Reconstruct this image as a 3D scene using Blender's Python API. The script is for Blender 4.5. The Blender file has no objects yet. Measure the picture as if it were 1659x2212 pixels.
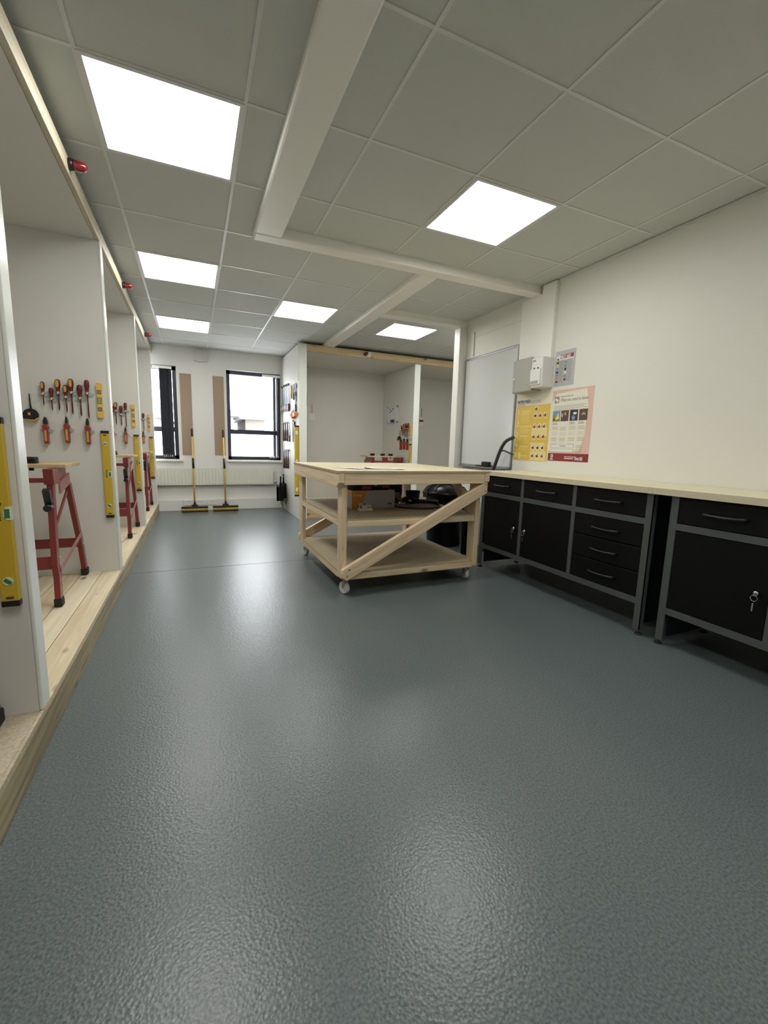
import bpy, bmesh, math, random
from mathutils import Vector, Matrix
random.seed(4)
PI = math.pi
S = bpy.context.scene
COL = S.collection

# ------------------------------------------------------------------ camera, world, exposure
yaw, pitch, roll = 0.4177, -0.1498, 0.0264
F_ = Vector((math.sin(yaw)*math.cos(pitch), math.cos(yaw)*math.cos(pitch), math.sin(pitch)))
r_ = Vector((math.cos(yaw), -math.sin(yaw), 0))
u_ = r_.cross(F_)
R_ = math.cos(roll)*r_ + math.sin(roll)*u_
U_ = -math.sin(roll)*r_ + math.cos(roll)*u_
cam_d = bpy.data.cameras.new('camera')
cam = bpy.data.objects.new('camera', cam_d); COL.objects.link(cam)
M3 = Matrix((R_, U_, -F_)).transposed()
cam.matrix_world = Matrix.Translation((0, 0, 1.068)) @ M3.to_4x4()
cam_d.sensor_fit = 'HORIZONTAL'; cam_d.sensor_width = 36.0
cam_d.lens = 929.76*36.0/1659.0
cam_d.clip_start = 0.02
S.camera = cam
w = bpy.data.worlds.new('overcast_sky'); S.world = w; w.use_nodes = True
bg = w.node_tree.nodes['Background']
bg.inputs[0].default_value = (0.93, 0.96, 1.0, 1); bg.inputs[1].default_value = 5.0
S.view_settings.view_transform = 'Standard'; S.view_settings.look = 'None'
S.view_settings.gamma = 1.0; S.view_settings.use_curve_mapping = False
S.view_settings.exposure = 0.95
LAMP = 7.4            # emission of the ceiling panels
# ------------------------------------------------------------------ materials
def new_mat(name):
    m = bpy.data.materials.new(name); m.use_nodes = True
    return m, m.node_tree.nodes, m.node_tree.links, m.node_tree.nodes['Principled BSDF']
def mat(name, c, rough=.5, metal=0, spec=.5, bump=0, bscale=200, var=0, vscale=3, coat=0, emit=None, es=0, trans=0):
    m, n, l, b = new_mat(name)
    b.inputs['Base Color'].default_value = (*c, 1)
    b.inputs['Roughness'].default_value = rough
    b.inputs['Metallic'].default_value = metal
    b.inputs['Specular IOR Level'].default_value = spec
    b.inputs['Coat Weight'].default_value = coat
    b.inputs['Transmission Weight'].default_value = trans
    tc = n.new('ShaderNodeTexCoord')
    if var:
        nz = n.new('ShaderNodeTexNoise'); nz.inputs['Scale'].default_value = vscale; nz.inputs['Detail'].default_value = 4
        l.new(tc.outputs['Object'], nz.inputs['Vector'])
        mx = n.new('ShaderNodeMix'); mx.data_type = 'RGBA'
        mx.inputs[6].default_value = (*[v*(1-var) for v in c], 1); mx.inputs[7].default_value = (*[min(1, v*(1+var)) for v in c], 1)
        l.new(nz.outputs['Fac'], mx.inputs[0]); l.new(mx.outputs[2], b.inputs['Base Color'])
    if bump:
        nb = n.new('ShaderNodeTexNoise'); nb.inputs['Scale'].default_value = bscale; nb.inputs['Detail'].default_value = 3
        l.new(tc.outputs['Object'], nb.inputs['Vector'])
        bp = n.new('ShaderNodeBump'); bp.inputs['Strength'].default_value = bump; bp.inputs['Distance'].default_value = .002
        l.new(nb.outputs['Fac'], bp.inputs['Height']); l.new(bp.outputs['Normal'], b.inputs['Normal'])
    if emit:
        b.inputs['Emission Color'].default_value = (*emit, 1); b.inputs['Emission Strength'].default_value = es
    return m
def wood(name, light, dark, axis, knots=True, rough=.55, sc=1.0):
    m, n, l, b = new_mat(name)
    tc = n.new('ShaderNodeTexCoord'); mp = n.new('ShaderNodeMapping')
    s = [26*sc, 26*sc, 26*sc]; s[axis] = 1.3*sc
    mp.inputs['Scale'].default_value = s
    l.new(tc.outputs['Object'], mp.inputs['Vector'])
    nz = n.new('ShaderNodeTexNoise'); nz.inputs['Scale'].default_value = 1.6; nz.inputs['Detail'].default_value = 6; nz.inputs['Distortion'].default_value = .8
    l.new(mp.outputs[0], nz.inputs['Vector'])
    cr = n.new('ShaderNodeValToRGB'); cr.color_ramp.elements[0].position = .36; cr.color_ramp.elements[0].color = (*dark, 1)
    cr.color_ramp.elements[1].position = .62; cr.color_ramp.elements[1].color = (*light, 1)
    l.new(nz.outputs['Fac'], cr.inputs[0])
    out = cr.outputs[0]
    if knots:
        vo = n.new('ShaderNodeTexVoronoi'); mk = n.new('ShaderNodeMapping')
        k = [7.0, 7.0, 7.0]; k[axis] = 3.2; mk.inputs['Scale'].default_value = k
        l.new(tc.outputs['Object'], mk.inputs['Vector']); l.new(mk.outputs[0], vo.inputs['Vector']); vo.inputs['Scale'].default_value = 1
        rr = n.new('ShaderNodeValToRGB'); rr.color_ramp.elements[0].position = .06; rr.color_ramp.elements[0].color = (1, 1, 1, 1)
        rr.color_ramp.elements[1].position = .15; rr.color_ramp.elements[1].color = (0, 0, 0, 1)
        l.new(vo.outputs['Distance'], rr.inputs[0])
        mx = n.new('ShaderNodeMix'); mx.data_type = 'RGBA'; l.new(rr.outputs[0], mx.inputs[0]); l.new(out, mx.inputs[6])
        mx.inputs[7].default_value = (dark[0]*.45, dark[1]*.35, dark[2]*.3, 1); out = mx.outputs[2]
    l.new(out, b.inputs['Base Color']); b.inputs['Roughness'].default_value = rough
    bp = n.new('ShaderNodeBump'); bp.inputs['Strength'].default_value = .25; bp.inputs['Distance'].default_value = .001
    l.new(nz.outputs['Fac'], bp.inputs['Height']); l.new(bp.outputs['Normal'], b.inputs['Normal'])
    return m
def speckle(name, a, bcol, scale, rough=.6, pos=(.4, .6), bump=.1):
    m, n, l, b = new_mat(name)
    tc = n.new('ShaderNodeTexCoord'); nz = n.new('ShaderNodeTexNoise'); nz.inputs['Scale'].default_value = scale; nz.inputs['Detail'].default_value = 2
    l.new(tc.outputs['Object'], nz.inputs['Vector'])
    cr = n.new('ShaderNodeValToRGB'); cr.color_ramp.elements[0].position = pos[0]; cr.color_ramp.elements[1].position = pos[1]
    cr.color_ramp.elements[0].color = (*a, 1); cr.color_ramp.elements[1].color = (*bcol, 1)
    l.new(nz.outputs['Fac'], cr.inputs[0]); l.new(cr.outputs[0], b.inputs['Base Color']); b.inputs['Roughness'].default_value = rough
    bp = n.new('ShaderNodeBump'); bp.inputs['Strength'].default_value = bump; bp.inputs['Distance'].default_value = .001
    l.new(nz.outputs['Fac'], bp.inputs['Height']); l.new(bp.outputs['Normal'], b.inputs['Normal'])
    return m
def floor_mat():
    m, n, l, b = new_mat('safety_vinyl')
    tc = n.new('ShaderNodeTexCoord')
    n1 = n.new('ShaderNodeTexNoise'); n1.inputs['Scale'].default_value = 150; n1.inputs['Detail'].default_value = 2
    n2 = n.new('ShaderNodeTexVoronoi'); n2.inputs['Scale'].default_value = 130
    n3 = n.new('ShaderNodeTexNoise'); n3.inputs['Scale'].default_value = 1.3; n3.inputs['Detail'].default_value = 3
    for q in (n1, n2, n3): l.new(tc.outputs['Object'], q.inputs['Vector'])
    cr = n.new('ShaderNodeValToRGB'); e = cr.color_ramp.elements
    e[0].position = .33; e[0].color = (.080, .100, .106, 1); e[1].position = .64; e[1].color = (.155, .185, .188, 1)
    l.new(n1.outputs['Fac'], cr.inputs[0]); l.new(cr.outputs[0], b.inputs['Base Color'])
    b.inputs['Roughness'].default_value = .29
    b.inputs['Specular IOR Level'].default_value = .5
    bp = n.new('ShaderNodeBump'); bp.inputs['Strength'].default_value = .42; bp.inputs['Distance'].default_value = .0012
    l.new(n2.outputs['Distance'], bp.inputs['Height']); l.new(bp.outputs['Normal'], b.inputs['Normal'])
    return m
def glass_mat():
    m = bpy.data.materials.new('window_glass'); m.use_nodes = True; n = m.node_tree.nodes; l = m.node_tree.links; n.clear()
    o = n.new('ShaderNodeOutputMaterial'); t = n.new('ShaderNodeBsdfTransparent'); g = n.new('ShaderNodeBsdfGlossy'); g.inputs['Roughness'].default_value = .02
    x = n.new('ShaderNodeMixShader'); x.inputs[0].default_value = .06
    l.new(t.outputs[0], x.inputs[1]); l.new(g.outputs[0], x.inputs[2]); l.new(x.outputs[0], o.inputs[0]); return m
def clear_mat(name='clear_plastic', k=.35, col=(.75, .82, .85)):
    m = bpy.data.materials.new(name); m.use_nodes = True; n = m.node_tree.nodes; l = m.node_tree.links
    b = n['Principled BSDF']; b.inputs['Base Color'].default_value = (*col, 1); b.inputs['Roughness'].default_value = .12; b.inputs['Alpha'].default_value = k
    return m
W_PAINT = mat('white_wall_paint', (.80, .79, .73), .6, bump=.25, bscale=260, var=.015)
W_BACK = mat('white_back_wall_paint', (.80, .79, .76), .55, bump=.2, bscale=200)
W_BOARD = mat('white_painted_board', (.70, .695, .65), .5, bump=.12, bscale=120, var=.03)
W_GLOSS = mat('white_gloss_paint', (.80, .83, .78), .28, bump=.1, bscale=40)
W_TRIM = mat('white_steel_trim', (.90, .89, .84), .4, bump=.05)
TILE = mat('ceiling_tile', (.63, .65, .625), .85, bump=.5, bscale=320, var=.02)
TBAR = mat('ceiling_grid_white', (.72, .73, .70), .35)
FLOOR = floor_mat()
LIGHTM = mat('lit_diffuser', (1, 1, 1), .5, emit=(1.0, .985, .93), es=LAMP)
L_FRAME = mat('light_frame_white', (.75, .74, .76), .4)
PX = wood('pine_along_x', (.80, .66, .46), (.68, .50, .31), 0)
PY = wood('pine_along_y', (.80, .66, .46), (.68, .50, .31), 1)
PZ = wood('pine_along_z', (.80, .66, .46), (.68, .50, .31), 2)
DECK = wood('deck_pine', (.76, .67, .48), (.64, .53, .35), 1, sc=.7)
DECK2 = wood('deck_pine_pale', (.82, .74, .56), (.70, .60, .42), 1, sc=.62)
DECK3 = wood('deck_pine_tan', (.70, .59, .40), (.60, .48, .30), 1, sc=.8)
SHEETD = speckle('dusty_deck_sheet', (.46, .39, .28), (.58, .50, .37), 90, .7)
FASC = wood('rough_sawn_fascia', (.42, .355, .22), (.25, .20, .12), 1, sc=.8)
RAILM_Y = wood('pale_rail_y', (.62, .57, .43), (.52, .46, .33), 1)
RAILM_X = wood('rail_pine_x', (.62, .48, .28), (.50, .36, .20), 0)
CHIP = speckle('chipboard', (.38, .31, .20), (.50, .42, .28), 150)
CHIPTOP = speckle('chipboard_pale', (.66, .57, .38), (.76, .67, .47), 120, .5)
PLYEDGE = mat('ply_edge', (.44, .33, .20), .6, var=.15, vscale=60)
WTOP = wood('worktop_laminate', (.80, .74, .53), (.73, .66, .45), 1, knots=False, rough=.42, sc=.5)
WTOPE = mat('worktop_edge', (.66, .58, .42), .5, var=.06, vscale=20)
GREY = mat('grey_powder_coat', (.085, .095, .093), .42, bump=.08, bscale=300)
BLACKP = mat('black_powder_coat', (.004, .004, .0038), .55, spec=.18, bump=.1, bscale=260)
NAVYP = mat('dark_panel_side', (.017, .019, .03), .5, bump=.1)
BLKPL = mat('black_plastic', (.012, .012, .013), .35)
BLKGL = mat('black_gloss_plastic', (.005, .005, .005), .27, spec=.2)
BLKRB = mat('black_rubber', (.012, .012, .012), .75)
CHROME = mat('chrome', (.75, .75, .75), .15, metal=1)
STEEL = mat('blade_steel', (.20, .25, .29), .38, metal=.8)
DKHAN = mat('dark_purple_handle', (.055, .018, .025), .45)
ZINC = mat('zinc_plate', (.5, .5, .52), .35, metal=1)
RED = mat('red_enamel', (.20, .018, .020), .33, coat=.2)
PINKM = mat('worn_red_plate', (.36, .16, .16), .4)
MAROON = mat('maroon_handle', (.13, .016, .014), .38)
ORRED = mat('orange_red_handle', (.30, .035, .018), .38)
YEL_IN = mat('amber_inlay', (.66, .36, .06), .4)
YELLEV = mat('yellow_level_body', (.62, .43, .03), .38)
YELT = mat('amber_level_body', (.85, .50, .08), .4)
YELPOLE = mat('yellow_pole', (.75, .52, .10), .4)
YELBR = mat('yellow_bristle', (.72, .50, .10), .8, var=.35, vscale=160)
VIAL = mat('green_vial', (.03, .22, .08), .15, coat=.5)
VIALG = mat('grey_green_vial', (.22, .28, .22), .2)
VIALY = mat('lime_vial', (.30, .42, .12), .2)
WHITEPL = mat('white_plastic', (.78, .78, .75), .35)
WHITEPL2 = mat('light_grey_plastic', (.62, .63, .60), .4)
GREYBOX = mat('grey_steel_box', (.40, .40, .35), .45)
NAVYFR = mat('dark_navy_frame', (.030, .036, .06), .4)
SLATM = mat('slate_blind_fabric', (.035, .042, .055), .8, bump=.2)
GLASS = glass_mat()
CLEAR = clear_mat(k=.5, col=(.55, .68, .72))
BROWNB = mat('brown_pinboard', (.40, .29, .22), .9, bump=.5, bscale=400)
PAPER = mat('paper_white', (.80, .80, .78), .6)
CREAM = mat('cream_paper', (.80, .77, .66), .45)
PINKP = mat('pink_paper', (.72, .50, .42), .45)
DKRED = mat('dark_red_print', (.25, .022, .03), .35)
YPOST = mat('yellow_print', (.72, .50, .06), .32)
YPOST2 = mat('pale_yellow_print', (.80, .66, .25), .35)
INK = mat('grey_ink', (.28, .27, .24), .5)
INKL = mat('faint_ink', (.55, .52, .44), .5)
INKD = mat('black_ink', (.03, .03, .03), .5)
SKIN = mat('printed_skin_tone', (.55, .30, .22), .5)
BLUEI = mat('printed_blue', (.18, .30, .50), .5)
GREENI = mat('printed_green', (.20, .30, .08), .5)
DKBR = mat('printed_dark_brown', (.10, .06, .04), .5)
PURP = mat('printed_purple', (.12, .04, .10), .5)
LGREYI = mat('printed_light_grey', (.48, .49, .50), .4)
ORBOX = mat('orange_carton', (.72, .30, .03), .45)
CARTON = mat('pale_grey_carton', (.48, .45, .46), .5)
BLUEC = mat('blue_plastic', (.01, .03, .16), .35)
WHITEB = mat('whiteboard_surface', (.72, .74, .74), .12)
ALU = mat('grey_aluminium', (.30, .31, .33), .35, metal=.6)
ORANGE = mat('orange_tape_case', (.75, .28, .08), .35)
REDLENS = mat('red_lens', (.22, .01, .015), .15, coat=.6)
CASTERW = mat('white_caster_tread', (.72, .72, .72), .35)
BLUERUB = mat('blue_rubber_pad', (.03, .11, .38), .5)
RADI = mat('radiator_cream', (.76, .76, .68), .35)
EXT_W = mat('render_pale', (.215, .19, .165), .8); EXT_R = mat('roof_slate', (.15, .15, .175), .8); EXT_G = mat('pale_ground_and_backdrop', (.85, .85, .85), .9)

# ------------------------------------------------------------------ mesh helpers
class MB:
    def __init__(s): s.bm = bmesh.new(); s.mats = []
    def mi(s, m):
        if m is None: return 0
        if m not in s.mats: s.mats.append(m)
        return s.mats.index(m)
    def face(s, vs, m=None):
        try: f = s.bm.faces.new(vs)
        except ValueError: return None
        f.material_index = s.mi(m); return f
    def box(s, x0, y0, z0, x1, y1, z1, m=None):
        if x0 > x1: x0, x1 = x1, x0
        if y0 > y1: y0, y1 = y1, y0
        if z0 > z1: z0, z1 = z1, z0
        v = [s.bm.verts.new(p) for p in ((x0,y0,z0),(x1,y0,z0),(x1,y1,z0),(x0,y1,z0),(x0,y0,z1),(x1,y0,z1),(x1,y1,z1),(x0,y1,z1))]
        for q in ((0,3,2,1),(4,5,6,7),(0,1,5,4),(1,2,6,5),(2,3,7,6),(3,0,4,7)): s.face([v[i] for i in q], m)
        return s
    def rbox(s, x0, y0, z0, x1, y1, z1, m=None, b=.003, seg=2):
        t = MB(); t.box(x0,y0,z0,x1,y1,z1,m)
        b = min(b, abs(x1-x0)*.45, abs(y1-y0)*.45, abs(z1-z0)*.45)
        bmesh.ops.bevel(t.bm, geom=list(t.bm.edges), offset=b, segments=seg, affect='EDGES', profile=.5)
        s.join(t, m); return s
    def join(s, t, m=None, mx=None):
        mp = {}
        for v in t.bm.verts: mp[v] = s.bm.verts.new(mx @ v.co if mx else v.co)
        for f in t.bm.faces:
            mm = t.mats[f.material_index] if t.mats else m
            g = s.face([mp[v] for v in f.verts], mm)
            if g: g.smooth = f.smooth
        t.bm.free()
    def prism(s, pts, axis, a, b, m=None):
        # pts 2D outline; axis 0: (y,z) along x; 1: (x,z) along y; 2: (x,y) along z
        def P(p, t): return (t,p[0],p[1]) if axis == 0 else (p[0],t,p[1]) if axis == 1 else (p[0],p[1],t)
        A = [s.bm.verts.new(P(p,a)) for p in pts]; B = [s.bm.verts.new(P(p,b)) for p in pts]
        n = len(pts); s.face(A[::-1], m); s.face(B, m)
        for i in range(n): s.face([A[i],A[(i+1)%n],B[(i+1)%n],B[i]], m)
        return s
    def tube(s, pts, r, m=None, seg=12, caps=True, flat=1.0):
        pts = [Vector(p) for p in pts]; rs = r if isinstance(r, (list, tuple)) else [r]*len(pts)
        rings = []; prev = None
        for i, p in enumerate(pts):
            d = (pts[min(i+1,len(pts)-1)]-pts[max(i-1,0)])
            if d.length < 1e-9: d = Vector((0,0,1))
            d.normalize()
            if prev is None:
                ref = Vector((0,0,1)) if abs(d.z) < .9 else Vector((0,1,0)); a = d.cross(ref).normalized()
            else: a = (prev - d*prev.dot(d)).normalized()
            prev = a; b = d.cross(a)
            rings.append([s.bm.verts.new(p + rs[i]*(math.cos(2*PI*k/seg)*a + flat*math.sin(2*PI*k/seg)*b)) for k in range(seg)])
        for i in range(len(rings)-1):
            for k in range(seg):
                f = s.face([rings[i][k],rings[i][(k+1)%seg],rings[i+1][(k+1)%seg],rings[i+1][k]], m)
                if f: f.smooth = True
        if caps: s.face(rings[0][::-1], m); s.face(rings[-1], m)
        return s
    def lathe(s, prof, m=None, seg=24, c=(0,0,0)):
        rings = [[s.bm.verts.new((c[0]+r*math.cos(2*PI*k/seg), c[1]+r*math.sin(2*PI*k/seg), c[2]+z)) for k in range(seg)] for r, z in prof]
        for i in range(len(rings)-1):
            for k in range(seg):
                f = s.face([rings[i][k],rings[i][(k+1)%seg],rings[i+1][(k+1)%seg],rings[i+1][k]], m)
                if f: f.smooth = True
        s.face(rings[0][::-1], m); s.face(rings[-1], m); return s
    def build(s, name, m=None, parent=None):
        bmesh.ops.recalc_face_normals(s.bm, faces=list(s.bm.faces))
        me = bpy.data.meshes.new(name); s.bm.to_mesh(me); s.bm.free()
        for k in (s.mats or [m]): me.materials.append(k)
        o = bpy.data.objects.new(name, me); COL.objects.link(o)
        if parent: o.parent = parent
        return o
def tag(o, label=None, cat=None, group=None, kind=None):
    if label: o['label'] = label
    if cat: o['category'] = cat
    if group: o['group'] = group
    if kind: o['kind'] = kind
    return o
def thing(name, label, cat, loc=(0,0,0), rz=0, group=None):
    o = bpy.data.objects.new(name, None); COL.objects.link(o); o.empty_display_size = .05
    o.location = loc; o.rotation_euler = (0,0,rz); return tag(o, label, cat, group)
def dup(root, loc, rz=None, label=None, group=None):
    r = root.copy(); COL.objects.link(r); r.location = loc
    if rz is not None: r.rotation_euler = (0,0,rz)
    if label: r['label'] = label
    if group: r['group'] = group
    for ch in list(root.children):
        c = ch.copy(); COL.objects.link(c); c.parent = r
        for g in list(ch.children):
            d = g.copy(); COL.objects.link(d); d.parent = c
    return r
def struct(name, mb, m=None):
    return tag(mb.build(name, m), kind='structure')
def bx(x0,y0,z0,x1,y1,z1,m=None,b=0):
    q = MB()
    return q.rbox(x0,y0,z0,x1,y1,z1,m,b) if b else q.box(x0,y0,z0,x1,y1,z1,m)
def lettering(txt, size, m, parent, loc, name='lettering', shear=0, rot=(PI/2,0,0), bold=0, align='LEFT', sx=1):
    cu = bpy.data.curves.new('t', 'FONT'); cu.body = txt; cu.size = size; cu.extrude = .0004; cu.shear = shear; cu.offset = bold; cu.align_x = align
    t = bpy.data.objects.new('t', cu); COL.objects.link(t)
    bpy.context.view_layer.update()
    me = bpy.data.meshes.new_from_object(t.evaluated_get(bpy.context.evaluated_depsgraph_get()))
    bpy.data.objects.remove(t); me.materials.clear(); me.materials.append(m)
    o = bpy.data.objects.new(name, me); COL.objects.link(o); o.parent = parent; o.location = loc; o.rotation_euler = rot; o.scale = (sx,1,1)
    return o

# ------------------------------------------------------------------ setting
ZC, ZR = 2.475, 2.50
XR, XW = 2.88, 2.925
YB = 7.381
XL = -1.76
YN = -1.75
XE = 5.2
struct('floor', bx(XL-.1, YN-.1, -.06, XE+.1, YB+.15, 0), FLOOR)
struct('wall_left', bx(XL-.1, YN-.1, 0, XL, YB+.1, 2.62), W_BOARD)
struct('wall_front', bx(XL, YN-.1, 0, XR+.1, YN, 2.62), W_PAINT)
struct('wall_right', bx(XR, YN-.1, 0, XR+.12, 3.40, 2.62), W_PAINT)
q = bx(XW, 3.40, 0, XW+.1, 4.38, 2.62)
q.box(XW-.006, 3.41, 2.30, XW, 4.25, 2.31); q.box(XW-.012, 4.22, 2.09, XW, 4.245, 2.36); q.box(XW-.008, 3.41, 2.085, XW, 4.37, 2.10)
struct('wall_right_recess', q, W_PAINT)
struct('wall_return', bx(XW, 4.38, 0, XE, 4.49, 2.62), W_PAINT)
struct('wall_far_right', bx(XE, 4.38, 0, XE+.1, YB+.1, 2.62), W_BOARD)
# back wall with two openings
W1 = (-1.0, -.193, .80, 2.185); W2 = (.517, 1.355, .80, 2.20)
T0, T1 = YB, YB+.16
q = MB()
q.box(XL, T0, 0, W1[0], T1, 2.62); q.box(W1[1], T0, 0, W2[0], T1, 2.62); q.box(W2[1], T0, 0, XE+.1, T1, 2.62)
for W in (W1, W2):
    q.box(W[0], T0, 0, W[1], T1, W[2]); q.box(W[0], T0, W[3], W[1], T1, 2.62)
q.box(.325, T0-.006, .2, .335, T0, 2.475)
struct('wall_back', q, W_BACK)
# ceilings: tile field and the grid
def ceiling(name, x0, y0, x1, y1, z, xs, ys):
    q = bx(x0, y0, z+.0038, x1, y1, z+.04, TILE)
    for x in xs:
        if x0 < x < x1: q.box(x-.008, y0, z, x+.008, y1, z+.0045, TBAR)
    for y in ys:
        if y0 < y < y1: q.box(x0, y-.008, z+.0004, x1, y+.008, z+.0045, TBAR)
    struct(name, q)
GX = [-1.545, -.945, -.345, .255, .855, 1.455, 2.15, 2.75, 3.35, 3.95, 4.55]; GY = [2.115+.605*k for k in range(-7, 10)]
ceiling('ceiling', XL, YN, .51, YB, ZC, GX, GY)
ceiling('ceiling_middle', .51, 3.22, 1.80, YB, ZC, GX[:6], GY)
ceiling('ceiling_back', 1.80, 4.42, XE, YB, ZC, GX[6:], [4.71, 5.31, 5.91, 6.51, 7.11])
ceiling('ceiling_right', .51, YN, XR, 3.22, ZR, [.82, 1.43, 2.04, 2.65], [1.515+.61*k for k in range(-6, 3)])
ceiling('ceiling_bay', 1.80, 3.22, XW, 4.42, ZR, [2.40], [3.95])
tag(bx(-.4996, 3.898, .0001, XR, 3.902, .0009).build('floor_seam', mat('floor_weld', (.07,.085,.09), .4)), 'thin welded seam crossing the grey vinyl floor', 'seam')
# boxed beams and posts
n_trim = [0]
def trim(q, m=W_TRIM):
    n_trim[0] += 1; return struct('trim_%d' % n_trim[0], q, m)
ZB = 2.436
trim(bx(.422, YN, ZB, .60, 3.165, 2.56, None, .012))
trim(bx(.422, 3.165, ZB, XR, 3.28, 2.56, None, .012))
trim(bx(1.725, 3.28, ZB, 1.88, 7.30, 2.56, None, .012))
trim(bx(1.88, 4.37, ZB, XW, 4.49, 2.56, None, .012))
trim(bx(2.83, 4.37, 0, XW, 4.49, ZB, None, .008))
trim(bx(2.845, 2.965, 1.80, XR, 3.12, ZR-.006, None, .004))
trim(bx(XR-.012, YN, ZR-.022, XR, 2.96, ZR), TBAR)
trim(bx(XR-.014, 3.125, 1.60, XR, 3.40, ZB+.002, None, .003))
trim(bx(XL, YB-.045, 0, 1.37, YB, .175, None, .006), W_BACK)
# sills
for i, W in enumerate((W1, W2)):
    trim(bx(W[0]-.02, YB-.055, .768, W[1]+(.055 if i == 0 else .015), YB+.075, .800, None, .006), W_TRIM)
# windows
def window(n, W, glass):
    r = bpy.data.objects.new('window_%d' % n, None); COL.objects.link(r); tag(r, kind='structure')
    x0, x1, z0, z1 = W; y0, y1 = YB+.075, YB+.135
    q = MB()
    t = .055
    q.box(x0, y0, z0, x0+t, y1, z1); q.box(x1-t, y0, z0, x1, y1, z1)
    q.box(x0, y0, z0, x1, y1, z0+t); q.box(x0, y0, z1-t, x1, y1, z1)
    q.box(x0+t, y0+.005, 1.215, x1-t, y1-.005, 1.285)
    q.build('window_frame', NAVYFR, r)
    bx(x0+t, y0+.028, z0+t, x1-t, y0+.032, z1-t).build('glass_pane', GLASS, r)
window(1, W1, 0); window(2, W2, 0)
# blinds
def blind(label, xs, wdt, rot, z0, z1, chain):
    r = thing('vertical_blind', label, 'blind', (0,0,0))
    q = MB()
    q.box(chain[0]-.1, YB+.005, z1, chain[1]+.02, YB+.045, z1+.035); q.build('head_rail', W_TRIM, r)
    for x in xs:
        rt = rot
        if isinstance(x, tuple): x, rt = x
        a = math.radians(rt + random.uniform(-5, 5)); dx, dy = math.cos(a)*wdt/2, math.sin(a)*wdt/2; c = YB+.035
        q = MB(); n_ = Vector((-dy, dx, 0)).normalized()*.0007
        q.prism([(x-dx-n_.x, c-dy-n_.y), (x+dx-n_.x, c+dy-n_.y), (x+dx+n_.x, c+dy+n_.y), (x-dx+n_.x, c-dy+n_.y)], 2, z0, z1)
        q.build('slat', SLATM, r)
    q = MB(); zb = z0+.012
    q.tube([(chain[0]+(chain[1]-chain[0])*k/8, YB+.015, zb-(.012 if k % 2 else 0)) for k in range(9)], .0022, None, 6)
    for k in range(5): q.box(chain[0]+(chain[1]-chain[0])*k/5, YB+.008, z0-.004, chain[0]+(chain[1]-chain[0])*(k+.55)/5, YB+.012, z0+.03)
    q.build('bottom_chain', WHITEPL2, r)
blind('dark vertical blind bunched at right side of the left window', [-.40+.0105*k for k in range(13)], .075, 62, .84, 2.135, (-.41,-.27))
blind('thin vertical blind slats gathered at right side of the right window', [(1.19, 86), (1.215, 85), (1.25, 100), (1.268, 98), (1.31, 83)], .07, 84, .84, 2.14, (1.17,1.33))
# exterior
def house(label, x0, y0, x1, y1, z0, ze, zr, axis, chim=None):
    r = thing('house', label, 'house', ((x0+x1)/2, (y0+y1)/2, z0)); cx, cy = (x0+x1)/2, (y0+y1)/2
    a, b, c, d, h, k = x0-cx, y0-cy, x1-cx, y1-cy, ze-z0, zr-z0
    q = bx(a, b, 0, c, d, h); q.build('wall', EXT_W, r)
    q = MB()
    if axis == 0: q.prism([(b-.3,h),(0,k),(d+.3,h)], 0, a-.2, c+.2)
    else: q.prism([(a-.3,h),(0,k),(c+.3,h)], 1, b-.2, d+.2)
    q.build('roof', EXT_R, r)
    if chim:
        bx(chim-.25, -.25, h, chim+.25, .25, k+.7).build('chimney', EXT_W, r)
house('pale gabled house with chimney, at the left side of the right window view', .6, 20, 1.65, 26, -3.2, 2.2, 2.75, 1, .2)
house('low pale house with flat-pitched roof, in the middle of the right window view', 2.25, 21, 3.1, 25, -3.2, 2.15, 2.35, 0)
house('pale house with steep gable, seen through the left window', -3.4, 18, -1.0, 24, -3.2, 1.9, 3.7, 1)
struct('ground_outside', bx(-40, YB+.3, -3.3, 40, 60, -3.2), EXT_G)
tag(bx(-7, 11, -3.199, 9, 15, 1.30).build('white_pane_backdrop', EXT_G), 'added white backdrop block that keeps the lower window panes bright white', 'backdrop')  # added block: hides the lower houses so the lower panes stay bright white

# ceiling light panels
def light_panel(label, x, y, z):
    r = thing('ceiling_light', label, 'ceiling light', (x+.279, y+.279, z), 0, 'square ceiling light panels')
    q = MB(); a = .297
    for s0 in (-1, 1):
        q.box(-a, s0*a-(0 if s0 < 0 else .018), -.004, a, s0*a+(.018 if s0 < 0 else 0), .006)
        q.box(s0*a-(0 if s0 < 0 else .018), -a+.018, -.004, s0*a+(.018 if s0 < 0 else 0), a-.018, .006)
    q.build('frame', L_FRAME, r)
    bx(-.279, -.279, -.0015, .279, .279, .004).build('diffuser', LIGHTM, r)
light_panel('lit square panel at the upper left, the largest in view', -.324, 2.137, ZC)
light_panel('lit square panel second along the left row', -.324, 3.953, ZC)
light_panel('lit square panel at the far end of the left row near the back wall', -.324, 5.768, ZC)
light_panel('lit square panel in the middle of the ceiling left of the diagonal beam', .876, 4.560, ZC)
light_panel('lit square panel over the far booths right of the diagonal beam', 2.172, 4.731, ZC)
light_panel('lit square panel in the right ceiling bay above the cabinets', 1.456, 2.151, ZR)
light_panel('lit square panel mostly hidden behind the white post, far right', 3.375, 4.731, ZC)
light_panel('lit square panel behind the viewer, left row', -.324, .322, ZC)
light_panel('lit square panel behind the viewer, right bay', 1.456, -.30, ZR)

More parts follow.
